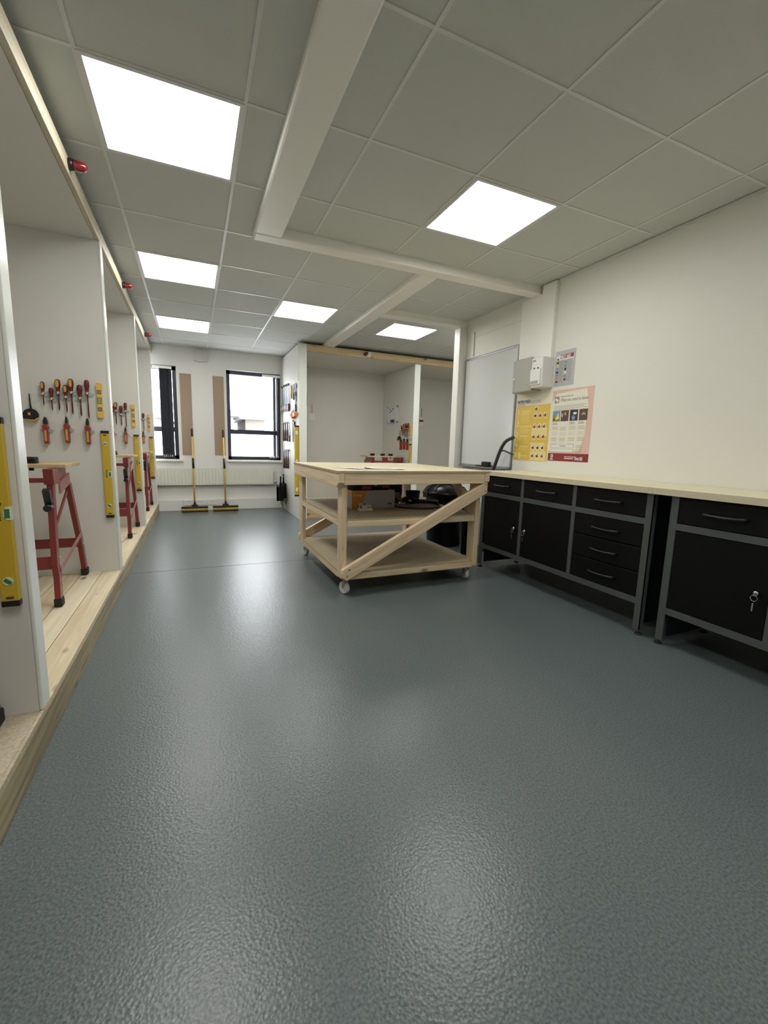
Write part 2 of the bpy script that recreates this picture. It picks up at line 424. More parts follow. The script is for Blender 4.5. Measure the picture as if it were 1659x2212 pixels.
# ------------------------------------------------------------------ left row of booths
XP = -.5036
PT = .14
def deck(name, label, x0, y0, x1, y1, along, fas_side):
    r = thing(name, label, 'platform', ((x0+x1)/2, (y0+y1)/2, 0)); cx, cy = (x0+x1)/2, (y0+y1)/2
    q = MB(); kb = 0
    if along == 1:
        x = x1; ys = 1.735
        while x > x0+.01:
            a = max(x-.118, x0); q.rbox(a-cx+.002, ys-cy, PT-.02, x-cx-.002, y1-cy, PT, (DECK, DECK2, DECK3, DECK2)[kb % 4], .002, 1); x = a; kb += 1
        sh = MB(); y = ys
        while y > y0+.01:
            a = max(y-.52, y0); sh.rbox(x0-cx, a-cy+.0015, PT-.02, x1-.012-cx, y-cy-.0015, PT, None, .001, 1); y = a
        sh.box(x1-.011-cx, y0-cy, PT-.02, x1-cx, ys-cy-.002, PT-.001); sh.build('deck_sheets', SHEETD, r)
    else:
        y = y0
        while y < y1-.01:
            a = min(y+.118, y1); q.rbox(x0-cx, y-cy+.001, PT-.02, x1-cx, a-cy-.001, PT, None, .0015, 1); y = a
    q.build('deck_boards', RAILM_X, r)
    q = MB()
    if fas_side == 'x': q.rbox(x1-cx-.045, y0-cy, 0, x1-cx, y1-cy, PT-.021, None, .003)
    else: q.rbox(x0-cx, y0-cy, 0, x1-cx, y0-cy+.045, PT-.021, None, .003)
    q.build('fascia', FASC if fas_side == 'x' else RAILM_X, r)
    return r
deck('timber_platform', 'raised pine platform with rough fascia along the left booths', XL+.006, YN, XP, YB-.05, 1, 'x')
deck('timber_platform', 'low pine platform under the booths at the back, behind the trolley', 1.46, 6.13, XE, 7.30, 0, 'y')
PY0 = (1.715, 3.515, 5.325, 7.13)
plab = ['white booth partition nearest the viewer, with a long level at the left edge of the picture',
        'white booth partition with seven screwdrivers and a black tape measure hanging on it',
        'white booth partition third from the viewer in the left row',
        'white booth partition farthest in the left row, beside the left window']
for y, lb in zip(PY0, plab):
    r = thing('booth_partition', lb, 'partition', (XP, y, PT), 0, 'left booth partitions')
    bx(-1.25, 0, .0005, -.012, .075, 2.34-PT-.0005).build('panel', W_BOARD, r)
    bx(-.012, 0, .0005, 0, .075, 2.34-PT-.0005, None, .004).build('end_strip', W_GLOSS, r)
tag(bx(XL, YN, 2.34, -.53, YB-.01, 2.362).build('booth_roof', W_BOARD), 'white flat lid covering the left row of booths', 'booth roof')
tag(bx(-.5295, YN, 2.34, XP, YB-.01, 2.425, None, .004).build('top_rail', RAILM_Y), 'long pale timber rail along the top front of the left booths', 'rail')
# red beacons
def make_beacon(label, loc, rz, group):
    r = thing('beacon_light', label, 'beacon', loc, rz, group)   # points to local +x
    MB().tube([(0,0,0),(.018,0,0)], .026, None, 16).build('base', BLKPL, r)
    MB().tube([(.018,0,0),(.05,0,0),(.066,0,0),(.076,0,0),(.079,0,0)], [.024,.024,.02,.011,.003], None, 16).build('lens', REDLENS, r)
    return r
for y, z, lb in ((2.76, 2.39, 'red domed beacon on the left timber rail, nearest the viewer'), (4.53, 2.385, 'red domed beacon on the left timber rail, the middle one'), (6.42, 2.385, 'red domed beacon on the left timber rail, farthest away')):
    make_beacon(lb, (XP, y, z), 0, 'red beacons on the left rail')
r = make_beacon('red domed beacon on the pine rail above the back booths', (2.345, 6.10, 2.395), -PI/2, None)
tag(bx(2.375, 6.094, 2.365, 2.43, 6.0995, 2.425).build('switch_plate', WHITEPL), 'small white plate beside the red beacon on the back rail', 'plate')

# ------------------------------------------------------------------ right block of booths
YF = 6.10
XT = 1.3755
tag(bx(XT, YF, 0, XT+.105, 7.375, 2.44).build('tool_wall_panel', W_BOARD), 'white booth side wall carrying saws, hammers and dustpans', 'partition')
tag(bx(XT, YF-.006, 0, XT+.105, YF, 2.44, None, .003).build('corner_post', W_GLOSS), 'white glossy end face of the tool wall facing the viewer', 'post')
r = thing('booth_partition', 'white partition between the back booths with a small whiteboard and tools', 'partition', (3.17, YF, PT))
bx(0, .012, .0005, .09, 1.20, 2.34-PT-.0005).build('panel', W_BOARD, r)
bx(-.005, 0, .0005, .095, .012, 2.34-PT-.0005, None, .004).build('end_strip', W_GLOSS, r)
tag(bx(XT+.105, 7.30, 0, XE, 7.34, 2.34).build('booth_back_panel', W_BOARD), 'plain grey-white back board of the back booths', 'partition')
tag(bx(XT+.105, YF+.035, 2.34, XE, 7.36, 2.362).build('booth_roof', W_BOARD), 'white flat lid over the back booths', 'booth roof')
tag(bx(XT+.04, YF-.001, 2.345, XE, YF+.034, 2.44, None, .003).build('top_rail', RAILM_X), 'horizontal pine rail along the top front of the back booths', 'rail')
tag(MB().tube([(1.372, 6.11, 1.95),(1.362, 6.09, 1.96),(1.362, 6.09, 2.3),(1.362, 6.09, 2.47)], .006, None, 8).build('cable_conduit', W_GLOSS), 'thin white conduit rising beside the tool wall corner to the ceiling', 'pipe')

# ------------------------------------------------------------------ hand tools (local: wall at y=0, faces -y)
def screwdriver(inlay, hl, hw, sl, label, tip=True):
    r = thing('screwdriver', label, 'screwdriver')
    # handle top at z=0, hangs down
    y = -.022
    n_ = 12
    prof = [(-.0,.35),(-.004,.75),(-.012,.95),(-.45*hl,1.0),(-.75*hl,.72),(-.92*hl,.62),(-hl,.80)]
    MB().tube([(0,y,z) for z, k in prof], [hw*k/2 for z, k in prof], None, 6).build('handle', MAROON, r)
    if inlay:
        q = MB(); q.prism([(-hw*.22,-.008),(hw*.22,-.008),(hw*.26,-.5*hl),(hw*.12,-.66*hl),(-hw*.12,-.66*hl),(-hw*.26,-.5*hl)], 1, y-hw*.52, y-hw*.40); q.build('grip_inlay', YEL_IN, r)
    MB().tube([(0,y,-hl),(0,y,-hl-.012)], [hw*.40,hw*.33], None, 12).build('collar', YEL_IN, r)
    MB().tube([(0,y,-hl-.012),(0,y,-hl-sl+.012)], hw*.14, None, 8).build('shaft', MAROON, r)
    MB().tube([(0,y,-hl-sl+.012),(0,y,-hl-sl)], [hw*.10,hw*.08], None, 8).build('tip', BLKPL, r)
    return r
def clip(label):
    r = thing('spring_clip', label, 'tool clip')
    q = MB(); pts = [(.034*math.cos(t), .0145*math.sin(t)) for t in [2*PI*k/20 for k in range(20)]]
    q.prism([(a, b) for a, b in pts], 1, -.012, -.001); q.build('base_oval', CLEAR, r)
    MB().tube([(0,-.034,.006),(0,-.034,-.006)], .0075, None, 10).build('spring', CHROME, r)
    return r
def pliers(kind, label):
    r = thing('pliers', label, 'pliers')   # seen edge-on, jaw tip at z=0
    jl = .045
    jw = {'cut': .015, 'long': .009, 'comb': .011}[kind]
    q = MB()
    q.prism([(-jw*.2,0),(jw*.2,0),(jw*.75,-jl*.5),(jw*.8,-jl),(-jw*.8,-jl),(-jw*.75,-jl*.5)], 1, -.036, -.010); q.build('jaw', BLKPL, r)
    q = MB(); q.prism([(-.007,-jl),(.007,-jl),(.017,-.066),(.0095,-.078),(.0105,-.165),(.008,-.172),(-.008,-.172),(-.0105,-.165),(-.0095,-.078),(-.017,-.066)], 1, -.046, -.004)
    bmesh.ops.bevel(q.bm, geom=list(q.bm.edges), offset=.0025, segments=1, affect='EDGES'); q.build('handle', ORRED, r)
    bx(-.0055,-.048,-.155,.0055,-.0458,-.085).build('grip_inlay', YEL_IN, r)
    return r
def level600(label):
    r = thing('spirit_level', label, 'spirit level')     # origin top centre, 0.6 tall, 0.046 wide
    W, L, D = .046, .60, .022
    q = MB(); q.rbox(-W/2,-D-.002,-L+.018,W/2,-.002,-.018,None,.002,1); q.box(-W/2+.010,-D-.0026,-L+.03,W/2-.010,-D-.002,-.03); q.build('body', YELLEV, r)
    for a, b in ((-.0205, 0), (-L, -L+.0205)): MB().rbox(-W/2-.001,-D-.003,a,W/2+.001,-.001,b,None,.002,1).build('end_cap', BLKPL, r)
    for z in (-.03, -L+.03): bx(-.010,-D-.0034,z-.004,.010,-D-.002,z+.004).build('badge', DKBR, r)
    def ring(cx, cz, rr, hw, vm, ang, half=False):
        f = MB(); f.lathe([(rr, -.0018), (rr, .0018)], None, 18)
        o = f.build('vial_surround', mat_c, r); o.rotation_euler = (PI/2,0,0); o.location = (cx,-D-.0028,cz)
        v = MB(); v.rbox(-hw, -.003, -.006, hw, .001, .006, None, .002, 1); ov = v.build('vial', vm, r); ov.rotation_euler = (0, ang, 0); ov.location = (cx,-D-.0045,cz)
    mat_c = CREAM
    ring(0, -.088, .0135, .010, VIALG, 0)
    ring(0, -L+.085, .0135, .011, VIAL, math.radians(40))
    pts = [(W/2+.0006, -.275), (W/2-.010, -.276), (W/2-.0165, -.284), (W/2-.0185, -.296), (W/2-.0165, -.309), (W/2-.010, -.317), (W/2+.0006, -.318)]
    MB().prism(pts, 1, -D-.0042, -.004).build('vial_surround', CREAM, r)
    bx(W/2-.0145, -D-.0052, -.311, W/2-.001, -D-.004, -.282).build('vial', VIAL, r)
    lettering('Toromac', .0155, INKD, r, (-.0085, -D-.0030, -.262), rot=(PI/2, PI/2, 0), bold=.0004)
    return r
def torpedo(label):
    r = thing('torpedo_level', label, 'spirit level')
    q = MB(); q.prism([(-.016,-.004),(-.012,0),(.012,0),(.016,-.004),(.0165,-.05),(.014,-.055),(.014,-.175),(.0165,-.18),(.016,-.224),(.012,-.228),(-.012,-.228),(-.016,-.224),(-.0165,-.18),(-.014,-.175),(-.014,-.055),(-.0165,-.05)], 1, -.022, -.002); q.build('body', YELT, r)
    for z, h, vm in ((-.058,.013,VIALG), (-.114,.020,VIALY), (-.171,.013,VIALG)):
        bx(-.0115,-.0235,z-h,.0115,-.022,z+h).build('window_surround', DKBR, r)
        bx(-.0085,-.0245,z-h+.003,.0085,-.0234,z+h-.003).build('vial', vm, r)
    return r
def tape(label):
    r = thing('tape_measure', label, 'tape measure')     # origin at hook, hangs
    q = MB(); q.prism([(-.040,-.158),(-.038,-.125),(-.022,-.100),(.008,-.092),(.030,-.102),(.042,-.125),(.040,-.146),(.020,-.160),(-.006,-.160),(-.020,-.155)], 1, -.042, -.006)
    bmesh.ops.bevel(q.bm, geom=list(q.bm.edges), offset=.004, segments=2, affect='EDGES'); q.build('case', BLKRB, r)
    MB().prism([(-.038,-.160),(-.020,-.158),(-.006,-.163),(.020,-.163),(.040,-.149),(.041,-.155),(.021,-.168),(-.006,-.168)], 1, -.038, -.010).build('yellow_band', YELT, r)
    bx(-.008,-.0435,-.135,.006,-.0418,-.118).build('badge', YEL_IN, r)
    MB().tube([(0,-.012,0),(.001,-.013,-.05),(.002,-.012,-.095)], [.003,.004,.005], None, 8).build('wrist_strap', BLKRB, r)
    return r
SD = [(.365,1.425,True,.066,.026,.082),(.322,1.390,False,.062,.027,.081),(.284,1.446,True,.078,.032,.116),(.244,1.414,True,.070,.030,.105),(.213,1.455,True,.080,.033,.146),(.167,1.420,False,.078,.032,.123),(.125,1.455,False,.078,.030,.172)]
ordn = ['first', 'second', 'third', 'fourth', 'fifth', 'sixth', 'seventh']
protos = {}
def booth_tools(where, P, rz, sds, pls, tapeon, tlev, grp):
    """P(d, z) gives the world point at distance d from the booth front edge"""
    out = []
    for i in sds:
        d, z, inl, hl, hw, sl = SD[i]
        how = 'maroon and amber' if inl else 'plain maroon'
        if i == 6: how = 'long-shafted plain maroon'
        lb = '%s screwdriver, %s from the left of the row, on %s' % (how, ordn[i], where)
        if ('s', i) not in protos:
            o = protos[('s', i)] = screwdriver(inl, hl, hw, sl, lb); o.location = P(d, z); o.rotation_euler = (0,0,rz); o['group'] = 'screwdrivers on ' + grp
        else: o = dup(protos[('s', i)], P(d, z), rz, lb, 'screwdrivers on ' + grp)
        cl = 'clear oval clip under the %s screwdriver from the left on %s' % (ordn[i], where)
        if 'c' not in protos:
            c = protos['c'] = clip(cl); c.location = P(d, z-hl-.012); c.rotation_euler = (0,0,rz); c['group'] = 'tool clips on ' + grp
        else: dup(protos['c'], P(d, z-hl-.012), rz, cl, 'tool clips on ' + grp)
    for k in pls:
        kind, d, z, nm, pos = [('cut', .365, 1.203, 'broad-jawed', 'leftmost'), ('long', .251, 1.212, 'long-nosed', 'middle'), ('comb', .136, 1.205, 'slim-jawed', 'rightmost')][k]
        lb = '%s pliers with orange-red handles, %s pair on %s' % (nm, pos, where)
        if ('p', k) not in protos:
            o = protos[('p', k)] = pliers(kind, lb); o.location = P(d, z); o.rotation_euler = (0,0,rz); o['group'] = 'pliers on ' + grp
        else: dup(protos[('p', k)], P(d, z), rz, lb, 'pliers on ' + grp)
        dup(protos['c'], P(d, z-.085), rz, 'clear clip holding the %s pliers on %s' % (pos, where), 'tool clips on ' + grp)
    if tapeon:
        lb = 'black tape measure hanging by its strap on ' + where
        if 't' not in protos: protos['t'] = o = tape(lb); o.location = P(.440, 1.345); o.rotation_euler = (0,0,rz)
        else: dup(protos['t'], P(.440, 1.345), rz, lb)
    if tlev:
        lb = 'short amber torpedo level with three vials on ' + where
        if 'l' not in protos: protos['l'] = o = torpedo(lb); o.location = P(.0585, 1.440); o.rotation_euler = (0,0,rz); o['group'] = 'torpedo levels on the partitions'
        else: dup(protos['l'], P(.0585, 1.440), rz, lb, 'torpedo levels on the partitions')
    lb = 'long yellow spirit level with black end caps on ' + where
    if 'L' not in protos: protos['L'] = o = level600(lb); o.location = P(.043, 1.128); o.rotation_euler = (0,0,rz); o['group'] = 'long yellow levels on the partitions'
    else: dup(protos['L'], P(.043, 1.128), rz, lb, 'long yellow levels on the partitions')
wh = ['the nearest left partition', 'the second left partition', 'the third left partition', 'the last left partition']
for i, y in enumerate(PY0):
    P = lambda d, z, y=y: (XP-d-(.008 if i == 0 else 0), y, z)
    booth_tools(wh[i], P, 0, [[], range(7), range(3, 7), [6]][i], [[], (0,1,2), (1,2), (2,)][i], i == 1, i > 0, wh[i])
booth_tools('the back booth partition', lambda d, z: (3.17, YF+.012+d, z), -PI/2, range(7), (0,1,2), True, True, 'the back booth partition')
# small whiteboard in the back booth
r = thing('small_whiteboard', 'small whiteboard with magnets on the back booth partition', 'whiteboard', (3.17, 7.09, 1.475), -PI/2)
q = MB(); q.rbox(0,-.014,0,.43,-.002,.29,None,.004); q.build('board', WHITEB, r)
q = MB()
for a, b in ((0,0),(.395,0),(0,.255),(.395,.255)): q.box(a,-.017,b,a+.035,-.001,b+.035)
q.build('corner_cap', ALU, r)
tag(MB().rbox(0,-.035,0,.10,-.003,.05,None,.004).build('board_eraser', BLUEC), 'blue eraser on the small whiteboard of the back booth', 'eraser')
e = bpy.data.objects['board_eraser']; e.location = (3.156, 6.88, 1.485); e.rotation_euler = (0,0,-PI/2)
for k, (a, b, m, nm) in enumerate(((.13,.235,DKRED,'dark red round magnet, upper left'), (.25,.24,BLKPL,'black round magnet, upper right'), (.19,.205,PURP,'purple round magnet, centre'), (.13,.19,BLUEC,'dark blue round magnet, lower left'))):
    o = MB().tube([(0,0,0),(-.008,0,0)], .011, None, 12).build('magnet', m); o.location = (3.156, 7.09-a, 1.475+b)
    tag(o, nm + ' on the small whiteboard', 'magnet', 'magnets on the small whiteboard')
# hanging tags
def hang_tag(label, x, y, ztop, zcard, w_, h_, band, cm):
    r = thing('hanging_tag', label, 'tag', (x, y, ztop))
    MB().tube([(0,-.004,0),(.004,-.004,-(ztop-zcard)*.5),(0,-.004,-(ztop-zcard))], .004, None, 6).build('cord', cm, r)
    bx(-w_/2,-.006,-(ztop-zcard)-h_,w_/2,-.003,-(ztop-zcard)).build('card', PAPER, r)
    if band: bx(-w_/2,-.0068,-(ztop-zcard)-h_*.55,w_/2,-.0058,-(ztop-zcard)-h_*.3).build('red_band', DKRED, r)
hang_tag('white card tag with red band hanging in the far right back booth', 3.955, 7.298, 1.80, 1.64, .085, .16, True, BLKRB)
hang_tag('clear pocket card on orange cord hanging in the left back booth', 1.86, 7.298, 1.74, 1.60, .11, .11, False, ORANGE)
tag(bx(1.4806, 6.13, 1.62, 1.492, 6.16, 1.80).build('hanging_strap', BLKPL), 'short black strap hanging just inside the left back booth', 'strap')

# ------------------------------------------------------------------ folding workbench
def workbench(label):
    r = thing('folding_workbench', label, 'workbench', (0,0,0), 0, 'red folding workbenches in the booths')
    for a, b in ((-.22,-.065), (-.035, .115)):
        MB().rbox(-.31,a,.765,.31,b,.785,None,.002,1).build('jaw_board', RAILM_X, r)
    for sx in (-1, 1):
        x = sx*.25
        def leg(p, nm='leg'):
            q = MB(); pts = p; wd = .024
            for (y0_, z0_), (y1_, z1_) in zip(pts[:-1], pts[1:]):
                v = MB(); v.prism([(y0_-wd, z0_), (y0_+wd, z0_), (y1_+wd, z1_), (y1_-wd, z1_)], 0, x-.014, x+.014); q.join(v)
            o = q.build(nm, RED, r)
            y0_, z0_ = pts[0]; MB().rbox(x-.019, y0_-.03, .0005, x+.019, y0_+.03, .05, None, .005, 1).build('rubber_foot', BLKRB, o)
        leg([(-.315,.04),(-.305,.17),(-.322,.24),(-.29,.62),(-.27,.72)])
        leg([(.320,.04),(.285,.14),(.27,.2),(.06,.66)])
        MB().prism([(-.31,.68),(-.225,.68),(-.21,.764),(-.32,.764)], 0, x-.022, x+.022).build('top_bracket', RED, r)
        MB().prism([(-.20,.62),(.01,.66),(.01,.725),(-.20,.685)], 0, x+sx*.014, x+sx*.024).build('pivot_plate', PINKM, r)
        MB().prism([(-.18,.69),(.0,.70),(-.01,.764),(-.19,.764)], 0, x-.01, x+.01).build('slide_bracket', PINKM, r)
        v = MB(); v.prism([(.245,.30),(.21,.32),(-.30,.215),(-.30,.19)], 0, x+sx*.014, x+sx*.019); v.build('stay_bar', PINKM, r)
        v = MB(); v.prism([(-.28,.42),(-.29,.44),(.02,.62),(.03,.60)], 0, x-.004, x+.004); v.build('link_bar', RED, r)
        q = MB(); q.prism([(-.385,.655),(-.355,.665),(-.325,.59),(-.355,.575)], 0, x-.016, x+.016); q.tube([(x,-.32,.655),(x,-.37,.65)], .008, None, 8); q.build('crank_arm', BLKPL, r)
        MB().tube([(x,-.335,.565),(x,-.385,.56)], .018, None, 14).build('crank_knob', BLKPL, r)
        q = MB()
        for yy, zz in ((-.30,.235),(-.30,.275),(.25,.235),(.25,.275)): q.tube([(x+sx*.014,yy,zz),(x+sx*.018,yy,zz)], .006, None, 8)
        q.build('rivet', CHROME, r)
    MB().rbox(-.25,-.325,.215,.25,-.305,.285,None,.002,1).build('foot_rail', RED, r)
    MB().rbox(-.25,.235,.215,.25,.255,.275,None,.002,1).build('foot_rail', RED, r)
    MB().rbox(-.26,-.24,.685,.26,-.21,.71,None,.002,1).build('cross_beam', RED, r)
    MB().rbox(-.035,-.245,.71,.035,-.18,.764,None,.002,1).build('centre_bracket', RED, r)
    for x in (-.19, -.01, .13):
        q = MB(); q.rbox(x-.032,-.155,.7855,x+.032,-.105,.805,None,.006); q.rbox(x-.026,-.165,.804,x+.03,-.10,.822,None,.006)
        q.tube([(x,-.13,.745),(x,-.13,.764)], .012, None, 10); q.build('clamp_dog', BLKRB, r)
    return r
wb = workbench('red folding workbench in the nearest left booth, only a foot showing'); wb.location = (-.87, 1.345, PT)
dup(wb, (-.965, 3.15, PT), 0, 'red folding workbench with wooden top in the second left booth')
dup(wb, (-.83, 4.99, PT), 0, 'red folding workbench with black clamps in the third left booth')
dup(wb, (-.83, 6.79, PT), 0, 'red folding workbench farthest away in the left row of booths')
dup(wb, (2.83, 6.60, PT), 0, 'red folding workbench in the back booth behind the wooden trolley')

# ------------------------------------------------------------------ tool wall (faces -x): local x runs to world -y
RZ = -PI/2
def TW(y, z): return (XT, y, z)
def handsaw(label):
    r = thing('handsaw', label, 'handsaw')   # handle at bottom, blade up. origin at bottom
    q = MB(); q.prism([(-.035,.10),(.035,.10),(.022,.40),(.002,.40)], 1, -.012, -.0105); q.build('blade', STEEL, r)
    q = MB(); q.prism([(-.042,0),(.03,0),(.045,.03),(.04,.11),(-.045,.11),(-.05,.05)], 1, -.030, -.006)
    bmesh.ops.bevel(q.bm, geom=list(q.bm.edges), offset=.004, segments=1, affect='EDGES'); q.build('handle', DKHAN, r)
    bx(-.018,-.032,.03,.012,-.029,.08).build('grip_inlay', PAPER, r)
    q = MB(); q.box(.002,-.03,.38,.02,-.006,.41); q.build('hook', BLKPL, r)
    return r
hs = handsaw('handsaw with steel blade, nearest the window on the tool wall'); hs.location = TW(7.27, 1.585); hs.rotation_euler = (0,0,RZ); hs['group'] = 'handsaws on the tool wall'
for k, (y, dz) in enumerate(((7.13, .005), (7.0, .01), (6.88, .01), (6.76, .015))):
    dup(hs, TW(y, 1.585+dz*.3-.006*k), RZ, 'handsaw with steel blade, %s from the window on the tool wall' % ordn[k+1], 'handsaws on the tool wall')
r = thing('keyhole_set', 'brass and steel jointing tool at the right of the saws on the tool wall', 'tool', TW(6.52, 1.74), RZ)
q = MB(); q.tube([(0,-.02,.0),(.01,-.02,.18)], .012, None, 8); q.build('handle', YEL_IN, r); bx(-.06,-.022,-.0,-.02,-.014,.20).build('blade', STEEL, r)
def spanner(label):
    r = thing('adjustable_spanner', label, 'spanner'); q = MB(); q.prism([(-.012,-.11),(.012,-.11),(.010,.03),(.026,.06),(.022,.10),(.006,.075),(-.006,.075),(-.022,.09),(-.026,.05),(-.010,.03)], 1, -.02, -.006); q.build('body', STEEL, r)
    MB().prism([(-.014,-.12),(.014,-.12),(.013,-.02),(-.013,-.02)], 1, -.024, -.004).build('grip', BLKPL, r); return r
sp = spanner('steel adjustable spanner at top right of the tool wall'); sp.location = TW(6.40, 1.83); sp.rotation_euler = (0,0,RZ)
dup(sp, TW(6.27, 1.83), RZ, 'steel adjustable spanner nearest the corner post, upper row')
dup(sp, TW(6.27, 1.655), RZ, 'steel adjustable spanner nearest the corner post, lower row')
def small_key(label, y, z):
    o = MB().tube([(0,-.012,0),(0,-.012,-.055),(.012,-.012,-.06)], .005, None, 8).build('hex_key', STEEL); o.location = TW(y, z); o.rotation_euler = (0,0,RZ); tag(o, label, 'hex key')
small_key('small steel hex key below the spanners, left one', 6.50, 1.57); small_key('small steel hex key below the spanners, right one', 6.40, 1.575)
r = thing('orange_tape_measure', 'orange tape measure projecting from the tool wall near its corner', 'tape measure', TW(6.40, 1.49), RZ)
q = MB(); q.rbox(-.06,-.06,-.05,.06,-.004,.05,None,.014,3); q.build('case', ORANGE, r); bx(-.02,-.063,-.018,.03,-.059,.018).build('label_patch', MAROON, r)
bx(.06,-.05,-.025,.20,-.006,.03).build('sleeve', ORANGE, r)
def hammer(label, hm):
    r = thing('hammer', label, 'hammer')    # head at top z=0
    q = MB(); q.tube([(-.045,-.02,-.012),(-.02,-.02,-.012),(-.018,-.02,-.012),(.01,-.02,-.012)], [.013,.013,.009,.011], None, 10)
    q.prism([(.01,-.002),(.035,-.006),(.06,-.03),(.035,-.018),(.01,-.024)], 1, -.03, -.01); q.build('head', STEEL, r)
    MB().tube([(0,-.02,-.02),(0,-.02,-.12)], .008, None, 8).build('shaft', hm, r)
    MB().tube([(0,-.02,-.11),(0,-.02,-.15),(0,-.02,-.29),(0,-.02,-.30)], [.010,.014,.015,.011], None, 10).build('grip', DKHAN, r); return r
hm = hammer('claw hammer in the middle row nearest the window on the tool wall', DKHAN); hm.location = TW(7.14, 1.42); hm.rotation_euler = (0,0,RZ); hm['group'] = 'hammers on the tool wall'
for y, z, lb in ((6.98,1.42,'claw hammer second from the window in the middle row of the tool wall'), (6.82,1.415,'claw hammer third from the window in the middle row of the tool wall'),
                 (7.12,.985,'claw hammer in the lower row nearest the window'), (6.96,.99,'claw hammer second in the lower row of the tool wall'), (6.80,.995,'claw hammer at the right end of the lower row on the tool wall')):
    dup(hm, TW(y, z), RZ, lb, 'hammers on the tool wall')
def trysq(label):
    r = thing('try_square', label, 'try square'); bx(-.03,-.02,-.07,.05,-.006,.10).build('stock', BLKPL, r); MB().prism([(-.01,-.30),(.012,-.30),(.012,-.07),(-.01,-.07)], 1, -.014, -.011).build('blade', STEEL, r); return r
ts = trysq('steel and black try square right of the middle hammers'); ts.location = TW(6.40, 1.30); ts.rotation_euler = (0,0,RZ)
r = thing('bow_saw', 'silver hacksaw frame hanging beside the middle hammers', 'saw', TW(6.64, 1.42), RZ)
MB().tube([(-.05,-.02,-.28),(-.045,-.02,-.02),(.01,-.02,0),(.06,-.02,-.02),(.06,-.02,-.2)], .007, None, 8).build('frame', CHROME, r)
bx(.03,-.024,-.25,.06,-.008,-.16).build('handle', BLKPL, r); bx(-.075,-.03,-.31,-.03,-.008,-.22).build('grip', MAROON, r)
o = bx(-.04,-.022,-.16,.06,-.008,.16).build('combination_square', ZINC); o.location = TW(6.52, 1.27); o.rotation_euler = (0,0,RZ); tag(o, 'dull steel plate square behind the try square', 'square')
# long yellow level 0.95 m
r = thing('spirit_level', 'tall yellow level hung edge-on nearest the corner of the tool wall', 'spirit level', (XT-.032, 6.135, 1.335))
MB().rbox(-.030,-.012,-.98,.030,.012,-.02,None,.002,1).build('body', YELLEV, r)
for a, b in ((-.022,0),(-1.0,-.978)): bx(-.031,-.013,a,.031,.013,b).build('end_cap', BLKPL, r)
for z in (-.1, -.5, -.9): bx(-.016,-.0145,z-.025,.016,-.0121,z+.025).build('vial', CREAM, r)
o = bx(-.05,-.02,-.10,.0,-.004,.10).build('black_holder', BLKPL); o.location = TW(6.27, 1.23); o.rotation_euler = (0,0,RZ); tag(o, 'black holder block beside the tall yellow level', 'holder')
def dustpan(label):
    r = thing('dustpan', label, 'dustpan')
    q = MB(); q.prism([(-.12,0),(.12,0),(.12,-.26),(.05,-.36),(-.12,-.30)], 1, -.012, -.008)
    q.prism([(-.12,0),(.12,0),(.12,-.03),(-.12,-.03)], 1, -.075, -.010); q.box(-.124,-.075,-.27,-.116,-.010,0); q.box(.116,-.075,-.24,.124,-.010,0); q.build('pan', BLKGL, r)
    MB().tube([(0,-.03,-.01),(0,-.03,.03),(0,-.03,.13),(0,-.03,.145)], [.02,.013,.013,.008], None, 10).build('handle', BLKGL, r); return r
dp = dustpan('black dustpan hanging low on the tool wall, the one nearer the window'); dp.location = TW(7.14, .44); dp.rotation_euler = (0,0,RZ); dp['group'] = 'dustpans'
dup(dp, (XT-.078, 6.97, .42), RZ, 'black dustpan hanging low on the tool wall, overlapping in front of the other', 'dustpans')
tag(bx(XT-.078, 6.96, .555, XT, 6.98, .565).build('peg', CHROME), 'long peg holding the front dustpan', 'peg')

# ------------------------------------------------------------------ back wall items
for x0, x1, lb in ((-.147, .012, 'brown pinboard strip beside the left window'), (.318, .475, 'brown pinboard strip beside the right window')):
    tag(bx(x0, YB-.010, .87, x1, YB-.0005, 2.084).build('pinboard_strip', BROWNB), lb, 'pinboard', 'brown pinboard strips')
r = thing('wall_fan', 'white rounded wall extractor cover high between the windows', 'extractor', (.157, YB, 2.355))
q = MB(); pts = []
for cx, cz, a0 in ((.075,.05,0), (-.075,.05,90), (-.075,-.05,180), (.075,-.05,270)):
    for k in range(5): t = math.radians(a0+22.5*k); pts.append((cx+.027*math.cos(t), cz+.027*math.sin(t)))
q.prism(pts, 1, -.045, -.001); q.build('cover', WHITEPL2, r)
bx(-.012,-.006,.08,.012,-.001,.118).build('cable_entry', W_BACK, r)
# radiator
r = thing('radiator', 'long cream panel radiator below the windows', 'radiator', (0, YB, .405))
q = MB(); x0, x1 = -1.15, 1.205; y0 = -.085
q.box(x0, y0+.008, 0, x1, y0+.02, .25); q.box(x0, -.04, 0, x1, -.03, .25)
x = x0+.03
while x < x1-.03:
    q.prism([(x-.013, y0+.008), (x-.008, y0), (x+.008, y0), (x+.013, y0+.008)], 2, .018, .232); x += .048
q.build('panel', RADI, r)
q = MB(); q.box(x0, y0+.005, .25, x1, -.025, .256)
for k in range(45): q.box(x0+.02+k*.052, y0+.015, .256, x0+.045+k*.052, -.035, .2575)
q.build('top_grille', RADI, r)
for x in (-1.0, .3, 1.1): bx(x, -.032, .05, x+.03, -.0005, .20).build('wall_bracket', RADI, r)
q = MB(); q.tube([(1.205,-.055,.03),(1.262,-.055,.03)], .011, None, 10); q.tube([(1.25,-.055,.02),(1.25,-.055,.065)], .016, None, 12); q.build('valve', ZINC, r)
